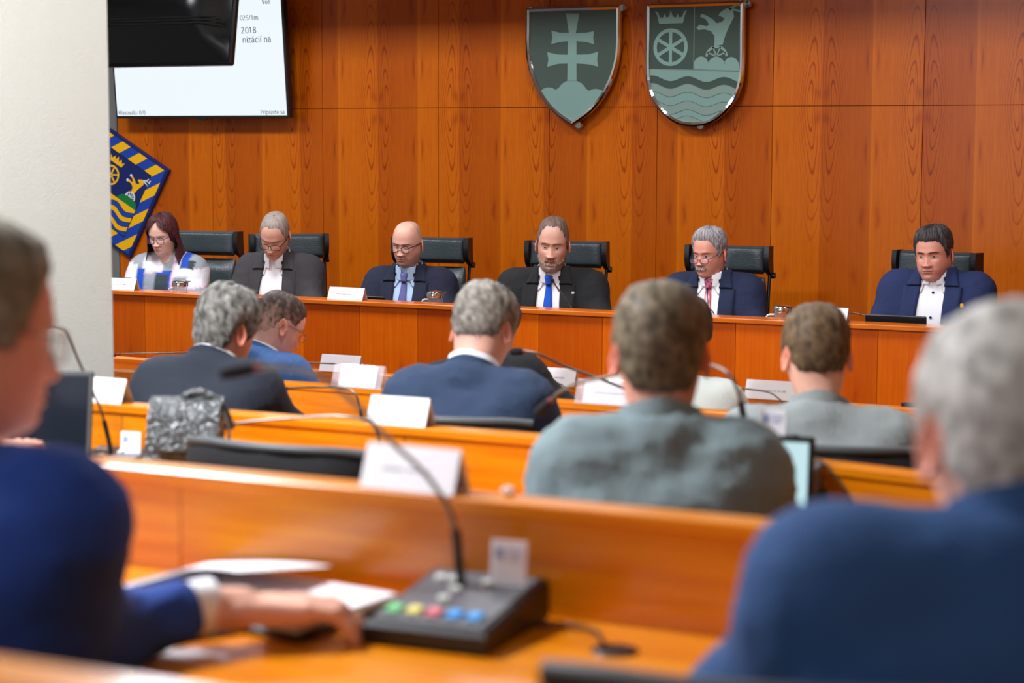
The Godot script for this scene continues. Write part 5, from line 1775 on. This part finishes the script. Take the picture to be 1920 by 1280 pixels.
func deer(sx: float, o: Vector2) -> Dictionary:
	# rearing stag growing out of a half wheel, facing left; unit height about 1
	var body := [Vector2(-0.02, 0.0), Vector2(0.16, 0.02), Vector2(0.22, 0.22), Vector2(0.30, 0.40), Vector2(0.40, 0.58), Vector2(0.38, 0.70), Vector2(0.24, 0.76), Vector2(0.10, 0.68), Vector2(0.06, 0.62), Vector2(0.14, 0.58), Vector2(0.20, 0.56), Vector2(0.14, 0.48),
		Vector2(0.02, 0.46), Vector2(-0.06, 0.54), Vector2(-0.20, 0.62), Vector2(-0.32, 0.66), Vector2(-0.34, 0.60), Vector2(-0.22, 0.55), Vector2(-0.14, 0.44), Vector2(-0.20, 0.40), Vector2(-0.34, 0.44), Vector2(-0.42, 0.38), Vector2(-0.38, 0.33), Vector2(-0.24, 0.34), Vector2(-0.10, 0.30), Vector2(-0.02, 0.20)]
	var b := PackedVector2Array()
	for q in body: b.append(o + q * sx)
	var ant := []
	for q in [[0.30, 0.74, 0.46, 0.82], [0.46, 0.82, 0.66, 0.80], [0.46, 0.82, 0.54, 0.94], [0.56, 0.81, 0.66, 0.92], [0.30, 0.74, 0.50, 0.70], [0.50, 0.70, 0.62, 0.66]]:
		ant.append(PackedVector2Array([o + Vector2(q[0], q[1]) * sx, o + Vector2(q[2], q[3]) * sx]))
	return {"body": b, "antlers": ant}

func shield_common(t: Node3D, outline: PackedVector2Array) -> PackedVector2Array:
	var fr := MB.new()
	var inn := ring(fr, outline, 0.020, 0.0, 0.026)
	piece("chrome_frame", fr, M.chrome, t)
	var g := MB.new()
	var off := Geometry2D.offset_polygon(outline, -0.017)
	inn = off[0]
	g.prism(inn, 0.004, 0.014)
	piece("glass_plate", g, M.shield_glass, t)
	return inn

func bolts(t: Node3D, at: Array) -> void:
	for q in at:
		var b := MB.new()
		b.tube([Vector3(q[0], q[1], -0.05), Vector3(q[0], q[1], 0.0)], [0.010], 14)
		b.tube([Vector3(q[0], q[1], -0.022), Vector3(q[0], q[1], 0.004)], [0.0165], 16)
		piece("stand_off", b, M.chrome, t)

func make_shields() -> void:
	var z1 := 0.0155
	# pointed shield with the double cross on three hills
	var t := thing("glass_shield", "pointed etched glass shield with double cross on three hills", "shield", V(-0.391, 2.45, 0.055), 0.0, "glass shields on the wall")
	var half := smooth2([Vector2(0.0, -0.592), Vector2(0.10, -0.527), Vector2(0.170, -0.452), Vector2(0.222, -0.360), Vector2(0.250, -0.270), Vector2(0.259, -0.180), Vector2(0.2585, -0.09), Vector2(0.2585, 0.0)], 5)
	var inn := shield_common(t, mirrored(half))
	var u := func(x: float, y: float) -> Vector2: return Vector2((x - 525.0) * 0.00076, -(y - 46.0 + (x - 525.0) * 0.041) * 0.000707)
	var cr := MB.new()
	for q in [[[475, 95], [497, 230], [490, 300], [488, 570], [555, 570], [553, 300], [548, 230], [572, 95]], [[370, 217], [430, 231], [500, 232], [550, 232], [620, 228], [680, 215], [672, 262], [680, 306], [620, 292], [550, 288], [500, 288], [430, 296], [370, 312], [378, 262]], [[341, 370], [420, 384], [500, 384], [550, 382], [640, 378], [710, 358], [702, 412], [710, 462], [640, 448], [550, 444], [500, 446], [420, 450], [341, 474], [350, 420]]]:
		var pl := PackedVector2Array()
		for w in q: pl.append(u.call(float(w[0]), float(w[1])))
		cr.prism(pl, 0.012, z1 + 0.0003 * cr.v.size() / 100.0)
	piece("etched_cross", cr, M.shield_frost, t)
	var hill := PackedVector2Array()
	for w in [[355, 690, 78, 72, 200.0, 308.0], [525, 660, 108, 98, 205.0, 335.0], [695, 690, 80, 72, 232.0, 340.0]]:
		for k in 13:
			var a := deg_to_rad(lerpf(w[4], w[5], k / 12.0))
			hill.append(u.call(w[0] + w[2] * cos(a), w[1] + w[3] * sin(a)))
	hill.append(Vector2(0.27, -0.62)); hill.append(Vector2(-0.27, -0.62))
	var hm := MB.new()
	clip(hm, hill, inn, 0.012, z1)
	piece("etched_hills", hm, M.shield_frost, t)
	bolts(t, [[0.262, -0.012], [0.028, -0.588], [-0.24, -0.012]])
	# round-bottomed shield: crown and wheel, stag on hills, waves
	t = thing("glass_shield", "round-bottomed etched glass shield with wheel, stag and waves", "shield", V(0.258, 2.452, 0.055), 0.0, "glass shields on the wall")
	half = smooth2([Vector2(0.0, -0.598), Vector2(0.075, -0.588), Vector2(0.150, -0.545), Vector2(0.215, -0.470), Vector2(0.246, -0.390), Vector2(0.255, -0.300), Vector2(0.2545, -0.15), Vector2(0.2545, 0.0)], 5)
	inn = shield_common(t, mirrored(half))
	u = func(x: float, y: float) -> Vector2: return Vector2((x - 1405.0) * 0.000712, -(y - 17.0 + (x - 1405.0) * 0.035) * 0.000672)
	var uu := u
	var pts := func(a: Array) -> PackedVector2Array:
		var r := PackedVector2Array()
		for w in a: r.append(uu.call(float(w[0]), float(w[1])))
		return r
	var fr := MB.new()
	fr.prism(pts.call([[1145, 172], [1128, 110], [1112, 82], [1135, 88], [1148, 125], [1172, 128], [1184, 100], [1198, 128], [1216, 120], [1228, 72], [1244, 118], [1266, 128], [1278, 98], [1292, 126], [1312, 120], [1326, 82], [1348, 72], [1334, 104], [1318, 165]]), 0.012, z1)
	piece("etched_crown", fr, M.shield_frost, t)
	var wh := MB.new()
	var c: Vector2 = u.call(1230.0, 340.0)
	annulus(wh, c.x, c.y, 0.090, 0.091, 0.018, 0.012, z1)
	for k in 3: stroke(wh, PackedVector2Array([c + Vector2.from_angle(PI / 6 + k * PI / 3 + PI / 3) * 0.076, c - Vector2.from_angle(PI / 6 + k * PI / 3 + PI / 3) * 0.076]), 0.017, 0.012, z1 + 0.0002 * (k + 1))
	piece("etched_wheel", wh, M.shield_frost, t)
	var dv := MB.new()
	stroke(dv, pts.call([[1402, 45], [1400, 497]]), 0.003, 0.012, z1)
	stroke(dv, pts.call([[1072, 503], [1740, 498]]), 0.003, 0.012, z1)
	piece("etched_division", dv, M.shield_frost_pale, t)
	var st := MB.new()
	var dd := deer(0.235, u.call(1555.0, 325.0))
	st.prism(dd.body, 0.012, z1)
	for a in dd.antlers: stroke(st, a, 0.009, 0.012, z1)
	piece("etched_stag", st, M.shield_frost, t)
	var h2 := MB.new()
	c = u.call(1565.0, 400.0)
	annulus(h2, c.x, c.y, 0.057, 0.052, 0.012, 0.012, z1, 0.0, PI)
	for k in 4: stroke(h2, PackedVector2Array([c, c + Vector2.from_angle(PI * (k + 0.5) / 4.0) * 0.05]), 0.007, 0.012, z1)
	piece("etched_half_wheel", h2, M.shield_frost_pale, t)
	var hl := MB.new()
	var hp := PackedVector2Array()
	for w in [[1455, 470, 55, 68], [1565, 470, 62, 68], [1672, 470, 55, 68]]:
		for k in 11:
			var a := deg_to_rad(lerpf(195.0, 345.0, k / 10.0))
			hp.append(u.call(w[0] + w[2] * cos(a), w[1] + w[3] * sin(a)))
	hp.append(u.call(1728.0, 496.0)); hp.append(u.call(1406.0, 496.0))
	hl.prism(hp, 0.012, z1 + 0.0004)
	piece("etched_hills", hl, M.shield_frost, t)
	var wave := func(y: float, amp: float) -> Array:
		var r := []
		for k in 61:
			var x := 1050.0 + k * 12.0
			r.append(uu.call(x, y + amp * sin((x - 1165.0) / 262.0 * TAU)))
		return r
	for k in 6:
		var y0: float = [505.0, 620.0, 678.0, 742.0, 805.0, 850.0][k]
		var y1: float = [565.0, 678.0, 742.0, 805.0, 850.0, 960.0][k]
		var top: Array = wave.call(y0, 0.0 if k == 0 else 19.0)
		var low: Array = wave.call(y1, 19.0)
		low.reverse()
		var b := MB.new()
		clip(b, PackedVector2Array(top + low), inn, 0.012, z1 + (0.0006 if k % 2 else 0.0))
		piece("etched_wave", b, M.shield_frost if k % 2 == 0 else M.shield_frost_pale, t)
		var ln := MB.new()
		if k > 0:
			var cl := PackedVector2Array()
			for q in top:
				if Geometry2D.is_point_in_polygon(q, inn): cl.append(q)
			if cl.size() > 2: stroke(ln, cl, 0.0028, 0.012, z1 + 0.0012)
			piece("etched_line", ln, M.shield_line, t)
	bolts(t, [[0.262, -0.014], [0.03, -0.594], [-0.24, -0.012]])

func text(called: String, s: String, size: float, at: Vector3, mt: Material, parent: Node3D, right := false) -> void:
	var f := SystemFont.new()
	f.font_names = PackedStringArray(["Droid Sans"])
	var m := TextMesh.new()
	m.font = f
	m.text = s
	m.font_size = 32
	m.pixel_size = size / 23.0
	m.depth = 0.0006
	m.horizontal_alignment = HORIZONTAL_ALIGNMENT_RIGHT if right else HORIZONTAL_ALIGNMENT_LEFT
	part(called, m, mt, parent, at)

func make_televisions() -> void:
	var w := 1.150; var h := 0.665
	var t := thing("television", "wall television with white voting page and dark text", "television", V(-2.605, 1.905, 0.075), 0.0)
	var tilt := Basis(Vector3.RIGHT, deg_to_rad(5.0))
	var m := MB.new()
	m.box(tilt * Vector3(0, h / 2, 0.03), Vector3(w, h, 0.045), 0.004, tilt)
	piece("case", m, M.black_plastic, t)
	m = MB.new()
	m.box(Vector3(0, h / 2, -0.02), Vector3(0.4, 0.3, 0.11), 0.004)
	piece("wall_bracket", m, M.black_plastic, t)
	var s := MB.new()
	s.box(tilt * Vector3(0, h / 2, 0.0535), Vector3(w - 0.026, h - 0.030, 0.002), 0.0005, tilt)
	var sc := piece("screen", s, M.screen_white, t)
	var hold := Vector3(0, 0, 0.0555)
	for q in [["Hlasovalo: 0/0", 0.021, -0.553, 0.032, false], ["Pripravte sa", 0.021, 0.551, 0.032, true], ["nizácií na", 0.032, 0.492, 0.420, true], ["2018", 0.032, 0.400, 0.470, true], ["025/1m", 0.025, 0.418, 0.536, true], ["Volí", 0.024, 0.50, 0.618, true]]:
		var holder := Vector3(q[2], q[3], 0.0566)
		text("caption", q[0], q[1], tilt * holder, M.screen_text, sc, q[4])
		sc.get_child(sc.get_child_count() - 1).basis = tilt
	var lg := MB.new()
	lg.prism(PackedVector2Array([Vector2(-0.035, 0.0), Vector2(0.035, 0.0), Vector2(0.016, -0.016), Vector2(-0.016, -0.016)]), 0.02, 0.05)
	piece("sensor_lug", lg, M.black_gloss, t)
	t.add_child(area_light(tilt * Vector3(0, h / 2, 0.0552), Vector2(1.12, 0.63), 0.06, rgb8(225, 240, 255), tilt * Vector3(0, 0, 1)))
	# the other set hangs from the ceiling with its back to the viewer
	t = thing("television", "black television hanging from the ceiling, seen from behind", "television", V(-0.865, 2.035, 3.16), 180.0)
	tilt = Basis(Vector3.RIGHT, deg_to_rad(9.0))
	m = MB.new()
	m.box(tilt * Vector3(0, 0.33, -0.005), Vector3(1.08, 0.64, 0.03), 0.006, tilt)
	piece("case", m, M.black_gloss, t)
	# bulging back shell
	var pts := PackedVector3Array()
	for r in 15:
		for c in 25:
			var x := lerpf(-0.53, 0.53, c / 24.0); var y := lerpf(0.02, 0.64, r / 14.0)
			var e := minf(minf(0.53 - absf(x), y - 0.02), 0.64 - y)
			var d := 0.022 + 0.045 * smoothstep(0.0, 0.16, e)
			if absf(y - 0.165) < 0.025: d -= 0.010
			pts.append(tilt * Vector3(x, y, -d))
	var bk := MB.new()
	bk.grid(pts, 15, 25, false, PackedColorArray(), true)
	piece("back_shell", bk, M.black_gloss, t)
	var rb := MB.new()
	for k in 3: rb.box(tilt * Vector3(0, 0.155 + k * 0.011, -0.060), Vector3(0.98, 0.004, 0.006), 0.001, tilt)
	piece("vent_rib", rb, M.black_plastic, t)
	var sm := MB.new()
	sm.box(tilt * Vector3(0, 0.33, 0.0105), Vector3(1.05, 0.61, 0.002), 0.0005, tilt)
	piece("screen", sm, M.screen_dark, t)
	var po := MB.new()
	po.tube([Vector3(0, 0.42, -0.09), Vector3(0, CEIL - 2.035, -0.09)], [0.025], 14)
	po.box(Vector3(0, 0.40, -0.075), Vector3(0.22, 0.22, 0.03), 0.004)
	piece("ceiling_pole", po, M.black_plastic, t)

func make_emblem() -> void:
	# square banner board hung at a slant
	var hgt := 0.578; var wid := 0.50
	var R := Vector2(-2.897, 1.613)
	var dn := Vector2(-0.284, -0.503).normalized()
	var lf := Vector2(dn.y, -dn.x)
	if lf.x > 0: lf = -lf
	var ctr := R + dn * hgt / 2 + lf * wid / 2
	var t := thing("emblem_board", "blue and gold striped emblem board hung slanted behind the woman", "emblem", V(ctr.x, ctr.y, 0.014))
	t.basis = Basis(Vector3(-lf.x, -lf.y, 0), Vector3(-dn.x, -dn.y, 0), Vector3(0, 0, 1))
	var hw := wid / 2; var hh := hgt / 2
	boxp("board", V(0, 0, 0.0), V(wid, hgt, 0.028), M.enamel_navy, t, 0.002)
	var z0 := 0.013; var z1 := 0.0160
	var ob := hw - 0.016; var oh := hh - 0.016
	var ib := hw - 0.088; var ih := hh - 0.088
	var outer := PackedVector2Array([Vector2(-ob, -oh), Vector2(ob, -oh), Vector2(ob, oh), Vector2(-ob, oh)])
	var inner := PackedVector2Array([Vector2(-ib, -ih), Vector2(ib, -ih), Vector2(ib, ih), Vector2(-ib, ih)])
	# striped border
	var sides := [[Vector2(-ob, oh), Vector2(ob, oh), Vector2(ib, ih), Vector2(-ib, ih)], [Vector2(ob, oh), Vector2(ob, -oh), Vector2(ib, -ih), Vector2(ib, ih)], [Vector2(ob, -oh), Vector2(-ob, -oh), Vector2(-ib, -ih), Vector2(ib, -ih)], [Vector2(-ob, -oh), Vector2(-ob, oh), Vector2(-ib, ih), Vector2(-ib, -ih)]]
	var ang := deg_to_rad(52.0)
	var sd := Vector2.from_angle(ang)
	var nd := Vector2(-sd.y, sd.x)
	for s in sides.size():
		var base := PackedVector2Array(sides[s])
		for k in range(-9, 10):
			var o := nd * (k * 0.052) + Vector2(0.012, 0.0)
			var st := PackedVector2Array([o - sd * 1.0, o + sd * 1.0, o + sd * 1.0 + nd * 0.051, o - sd * 1.0 + nd * 0.051])
			for q in Geometry2D.intersect_polygons(base, st):
				var m := MB.new()
				m.prism(q, z0, z1)
				piece("border_stripe", m, M.enamel_gold if posmod(k, 2) == 0 else M.enamel_blue, t)
	var fr := MB.new()
	for k in 4: stroke(fr, PackedVector2Array([inner[k], inner[(k + 1) % 4]]), 0.004, z0, z1 + 0.001)
	piece("border_line", fr, M.enamel_black, t)
	var fld := MB.new()
	fld.prism(inner, z0 - 0.002, z0 + 0.0018)
	piece("field", fld, M.enamel_navy, t)
	# waves in the lower half
	for k in 6:
		var top := []; var low := []
		for j in 41:
			var x := lerpf(-ib, ib, j / 40.0)
			var wv := 0.011 * sin(x * 42.0 + 0.6)
			top.append(Vector2(x, -0.028 - k * 0.030 + (wv if k > 0 else 0.0)))
			low.append(Vector2(x, -0.028 - (k + 1) * 0.030 + wv))
		low.reverse()
		var m := MB.new()
		clip(m, PackedVector2Array(top + low), inner, z0, z1)
		piece("wave", m, M.enamel_gold if k % 2 == 0 else M.enamel_blue, t)
		var ln := MB.new()
		low.reverse()
		stroke(ln, PackedVector2Array(low.filter(func(q): return q.y > -ih)), 0.0022, z0, z1 + 0.0008)
		if ln.v.size() > 0: piece("wave_line", ln, M.enamel_black, t)
	# hill, half wheel, stag on the right; crown over wheel on the left
	var hl := MB.new()
	hl.prism(PackedVector2Array([Vector2(0.005, -0.028), Vector2(0.03, 0.006), Vector2(0.055, 0.020), Vector2(0.085, 0.024), Vector2(0.115, 0.018), Vector2(0.145, 0.006), Vector2(ib, -0.028)]), z0, z1)
	piece("hill", hl, M.enamel_green, t)
	var hw2 := MB.new()
	annulus(hw2, 0.092, 0.018, 0.036, 0.036, 0.008, z0, z1 + 0.001, -0.1, PI + 0.1)
	for k in 5: stroke(hw2, PackedVector2Array([Vector2(0.092, 0.018), Vector2(0.092, 0.018) + Vector2.from_angle(PI * (k + 0.5) / 5.0) * 0.033]), 0.004, z0, z1 + 0.001)
	piece("half_wheel", hw2, M.enamel_white, t)
	var st := MB.new()
	var dd := deer(0.135, Vector2(0.085, 0.048))
	st.prism(dd.body, z0, z1)
	piece("stag", st, M.enamel_gold, t)
	var an := MB.new()
	for a in dd.antlers: stroke(an, a, 0.007, z0, z1 + 0.0005)
	an.prism(disc(0.040, 0.133, 0.008, 0.008, 12), z0, z1 + 0.0005)
	an.prism(disc(0.030, 0.098, 0.008, 0.008, 12), z0, z1 + 0.0005)
	piece("antlers", an, M.enamel_white, t)
	var wl := MB.new()
	annulus(wl, -0.085, 0.065, 0.058, 0.058, 0.011, z0, z1)
	for k in 3: stroke(wl, PackedVector2Array([Vector2(-0.085, 0.065) + Vector2.from_angle(k * PI / 3 + 0.5) * 0.05, Vector2(-0.085, 0.065) - Vector2.from_angle(k * PI / 3 + 0.5) * 0.05]), 0.010, z0, z1)
	piece("wheel", wl, M.enamel_gold, t)
	var cr := MB.new()
	cr.prism(PackedVector2Array([Vector2(-0.130, 0.138), Vector2(-0.140, 0.172), Vector2(-0.122, 0.158), Vector2(-0.108, 0.178), Vector2(-0.098, 0.158), Vector2(-0.085, 0.184), Vector2(-0.072, 0.158), Vector2(-0.060, 0.178), Vector2(-0.048, 0.158), Vector2(-0.030, 0.172), Vector2(-0.040, 0.138)]), z0, z1)
	piece("crown", cr, M.enamel_gold, t)

# high-backed leather chair of the panel, facing +z
var panel_chair: Node3D
func make_panel_chair() -> Node3D:
	var t := thing("panel_chair", "", "chair", Vector3.ZERO, 0.0, "leather chairs behind the dais")
	var pillow := func(w: float, h: float, d: float, o: Vector3, lean: float, sag: float) -> MB:
		var m := MB.new()
		var pts := PackedVector3Array()
		var b := Basis(Vector3.RIGHT, lean)
		for r in 13:
			for c in 32:
				var v := r / 12.0 * 2.0 - 1.0
				var a := TAU * c / 32.0
				var e := pow(maxf(0.0, 1.0 - pow(absf(v), 6.0)), 0.25)
				var x := signf(cos(a)) * pow(absf(cos(a)), 0.35) * w / 2 * (0.96 + 0.04 * e)
				var z := signf(sin(a)) * pow(absf(sin(a)), 0.7) * d / 2 * e
				pts.append(o + b * Vector3(x, v * h / 2, z + sag * (x * x)))
		m.grid(pts, 13, 32, true, PackedColorArray(), false)
		return m
	piece("backrest", pillow.call(0.36, 0.46, 0.085, V(0, 0.80, -0.20), -0.13, 0.5), M.leather, t)
	piece("headrest", pillow.call(0.345, 0.125, 0.090, V(0, 1.105, -0.235), -0.10, 0.5), M.leather, t)
	piece("seat_cushion", pillow.call(0.46, 0.44, 0.11, V(0, 0.46, 0.02), PI / 2, 0.0), M.leather, t)
	for e in [-1.0, 1.0]:
		var s := MB.new()
		# side plate, profile in z, y
		var prof := smooth2([Vector2(-0.19, 1.168), Vector2(-0.185, 1.11), Vector2(-0.205, 1.06), Vector2(-0.250, 1.036)], 5)
		var back := smooth2([Vector2(-0.275, 1.030), Vector2(-0.268, 1.06), Vector2(-0.262, 1.11), Vector2(-0.260, 1.168)], 5)
		var pl := PackedVector2Array(prof)
		pl.append_array(back)
		s.prism(pl, -0.011, 0.011, Basis(Vector3(0, 0, 1), Vector3(0, 1, 0), Vector3(-1, 0, 0)), V(0.186 * e, 0, 0))
		piece("side_plate", s, M.black_plastic, t)
		var k := MB.new()
		k.tube([V(0.178 * e, 1.036, -0.262), V(0.206 * e, 1.036, -0.262)], [0.014], 14)
		piece("knob", k, M.black_plastic, t)
		var b := MB.new()
		b.tube([V(0.183 * e, 0.56, -0.175), V(0.183 * e, 1.04, -0.255)], [0.008], 8)
		piece("back_rail", b, M.black_plastic, t)
		var a := MB.new()
		a.tube(spline([V(0.25 * e, 0.46, -0.10), V(0.27 * e, 0.60, -0.12), V(0.27 * e, 0.655, -0.05), V(0.27 * e, 0.655, 0.16)], 5), [0.016], 8)
		a.box(V(0.27 * e, 0.668, 0.05), V(0.05, 0.022, 0.24), 0.008)
		piece("armrest", a, M.black_plastic, t)
	var c := MB.new()
	c.lathe([[0.0, 0.40], [0.035, 0.40], [0.035, 0.10], [0.05, 0.06], [0.0, 0.06]], 16)
	piece("column", c, M.steel, t)
	for k in 5:
		var d := Vector3(sin(TAU * k / 5.0), 0, cos(TAU * k / 5.0))
		var l := MB.new()
		l.tube([V(0, 0.085, 0), d * 0.20 + V(0, 0.075, 0), d * 0.29 + V(0, 0.06, 0)], [0.024, 0.018, 0.012], 8)
		l.tube([d * 0.29 + V(0, 0.028, 0) - d.cross(Vector3.UP) * 0.02, d * 0.29 + V(0, 0.028, 0) + d.cross(Vector3.UP) * 0.02], [0.028], 12)
		piece("base_leg", l, M.black_plastic, t)
	return t

# low chair of the rows, facing -z; only its back top shows above the benches
func make_row_chair() -> Node3D:
	var t := thing("row_chair", "", "chair", Vector3.ZERO, 0.0, "black chairs of the council rows")
	var m := MB.new()
	var pts := PackedVector3Array()
	var w := 0.215
	for r in 15:
		for c in 36:
			var v := r / 14.0 * 2.0 - 1.0
			var a := TAU * c / 36.0
			var e := pow(maxf(0.0, 1.0 - pow(absf(v), 8.0)), 0.2)
			var x := signf(cos(a)) * pow(absf(cos(a)), 0.3) * w * (0.90 + 0.10 * e)
			var z := signf(sin(a)) * pow(absf(sin(a)), 0.8) * 0.022 * e
			pts.append(V(x, 0.70 + v * 0.22, 0.20 + z + 0.10 * (v * 0.22) - 1.1 * x * x))
	m.grid(pts, 15, 36, true)
	piece("backrest", m, M.mesh_fabric, t)
	var tr := MB.new()
	var path := []
	for k in 13:
		var x := lerpf(-w * 0.93, w * 0.93, k / 12.0)
		path.append(V(x, 0.918 - 0.10 * maxf(0.0, absf(x) - 0.15), 0.222 - 1.1 * x * x))
	tr.tube(path, [0.010], 10)
	piece("top_trim", tr, M.chair_trim, t)
	var s := MB.new()
	s.box(V(0, 0.45, -0.02), V(0.46, 0.07, 0.44), 0.025)
	piece("seat", s, M.mesh_fabric, t)
	for e in [-1.0, 1.0]:
		var a := MB.new()
		a.tube(spline([V(0.22 * e, 0.45, 0.10), V(0.26 * e, 0.58, 0.10), V(0.26 * e, 0.64, 0.05), V(0.26 * e, 0.65, -0.14)], 5), [0.014], 8)
		piece("armrest", a, M.black_plastic, t)
	var b := MB.new()
	b.box(V(0, 0.50, 0.215), V(0.07, 0.24, 0.02), 0.004)
	b.lathe([[0.0, 0.42], [0.03, 0.42], [0.03, 0.09], [0.0, 0.09]], 14)
	piece("column", b, M.black_plastic, t)
	for k in 5:
		var d := Vector3(sin(TAU * k / 5.0 + 0.3), 0, cos(TAU * k / 5.0 + 0.3))
		var l := MB.new()
		l.tube([V(0, 0.085, 0), d * 0.28 + V(0, 0.055, 0)], [0.022, 0.012], 8)
		l.tube([d * 0.28 + V(0, 0.028, 0) - d.cross(Vector3.UP) * 0.02, d * 0.28 + V(0, 0.028, 0) + d.cross(Vector3.UP) * 0.02], [0.028], 10)
		piece("base_leg", l, M.black_plastic, t)
	return t

func place(proto: Node3D, first: bool, label: String, at: Vector3, turn: float) -> Node3D:
	var o := proto
	if not first:
		o = proto.duplicate()
		o.name = numbered(String(proto.name))
		add_child(o)
	o.position = at
	o.rotation_degrees.y = turn
	o.set_meta("label", label)
	return o

func make_chairs() -> void:
	var p := make_panel_chair()
	var spots := [[-2.11, 0.98, 8.0, "leather chair behind the woman with auburn hair"], [-1.46, 0.98, 40.0, "turned leather chair behind the man in charcoal blazer"], [-0.79, 0.98, 8.0, "leather chair behind the bald man"], [-0.065, 0.98, 10.0, "leather chair behind the bearded man with blue tie"], [0.70, 0.98, 2.0, "leather chair behind the man with moustache"], [1.58, 0.98, -14.0, "leather chair behind the heavy man in blue suit"]]
	for k in spots.size(): place(p, k == 0, spots[k][3], V(spots[k][0], FD, spots[k][1]), spots[k][2])
	var r := make_row_chair()
	var rows := [[1.57, F3, 5.64, 0.0, "empty black chair behind the black leather bag"], [1.50, F2, 4.83, 8.0, "black chair of the bowed man in slate navy suit"], [2.24, F3, 6.02, 14.0, "black chair of the broad grey suited man"], [2.42, F2, 4.84, 14.0, "black chair of the man in pale grey suit"],
		[3.06, F4, 7.22, 12.0, "black chair of the grey-haired man in dark blue"], [2.02, F4, 7.42, 0.0, "black chair of the blurred man in bright blue"], [0.68, F2, 4.95, 6.0, "black chair of the wavy grey-haired man"]]
	for k in rows.size(): place(r, k == 0, rows[k][4], V(rows[k][0], rows[k][1], rows[k][2]), rows[k][3]).scale.y = 1.06 if k == 1 or k == 3 else 1.0

func _ready() -> void:
	rng.seed = 7
	noise.seed = 5
	noise.frequency = 1.0
	# camera
	var cam := Camera3D.new()
	cam.name = "camera"
	add_child(cam)
	cam.position = Vector3(3.597, 1.78, 8.929)
	cam.rotation_degrees = Vector3(-5.95, 26.0, 0.17)
	cam.fov = 20.16
	var lens := CameraAttributesPhysical.new()
	lens.frustum_focal_length = 67.5
	lens.exposure_aperture = 3.4
	lens.frustum_focus_distance = 8.6
	cam.attributes = lens
	cam.fov = 20.16
	cam.current = true
	# environment
	var we := WorldEnvironment.new()
	we.name = "environment"
	var env := Environment.new()
	env.background_mode = Environment.BG_COLOR
	env.background_color = Color.BLACK
	env.tonemap_mode = Environment.TONE_MAPPER_LINEAR
	env.tonemap_exposure = 1.0
	env.sdfgi_enabled = true
	env.ssao_enabled = true
	env.ssil_enabled = true
	we.environment = env
	add_child(we)
	make_materials()
	make_lamps()
	make_room()
	make_benches()
	build_rest()
	print("fov ", cam.fov, " ms ", Time.get_ticks_msec())

func build_rest() -> void:
	make_things()
	make_shields()
	make_televisions()
	make_emblem()
	make_chairs()
	make_people()

func make_lamps() -> void:
	# ceiling panels (x, z, energy); the last is added to brighten the rear wall
	for q in [[-2.9, 2.4, 6.2, "leftmost ceiling panel lamp in front of the panelled wall"], [-1.2, 2.4, 6.6, "ceiling panel lamp above the man in charcoal blazer"], [0.6, 2.4, 4.2, "ceiling panel lamp above the man with moustache"], [2.5, 2.4, 2.6, "ceiling panel lamp in front of the dais at the right"],
		[-1.6, 6.3, 4.0, "ceiling panel lamp left of the plaster column"], [1.4, 4.6, 2.6, "ceiling panel lamp above the bowed man"], [3.3, 5.0, 0.6, "ceiling panel lamp right of the second row"], [0.35, 6.8, 25.0, "brightest ceiling panel lamp, above the plaster column side of the third row"], [3.0, 8.6, 0.8, "ceiling panel lamp above the viewer"], [3.6, 10.2, 0.6, "added ceiling panel lamp brightening the rear wall"]]:
		var t := thing("ceiling_lamp", q[3], "lamp", Vector3(q[0], CEIL, q[1]), 0.0, "ceiling panel lamps")
		boxp("frame", Vector3(0, -0.012, 0), Vector3(0.66, 0.024, 0.66), M.white_paint, t)
		boxp("diffuser", Vector3(0, -0.027, 0), Vector3(0.58, 0.006, 0.58), M.lamp_panel, t)
		t.add_child(area_light(Vector3(0, -0.035, 0), Vector2(0.56, 0.56), q[2], rgb8(244, 247, 255)))
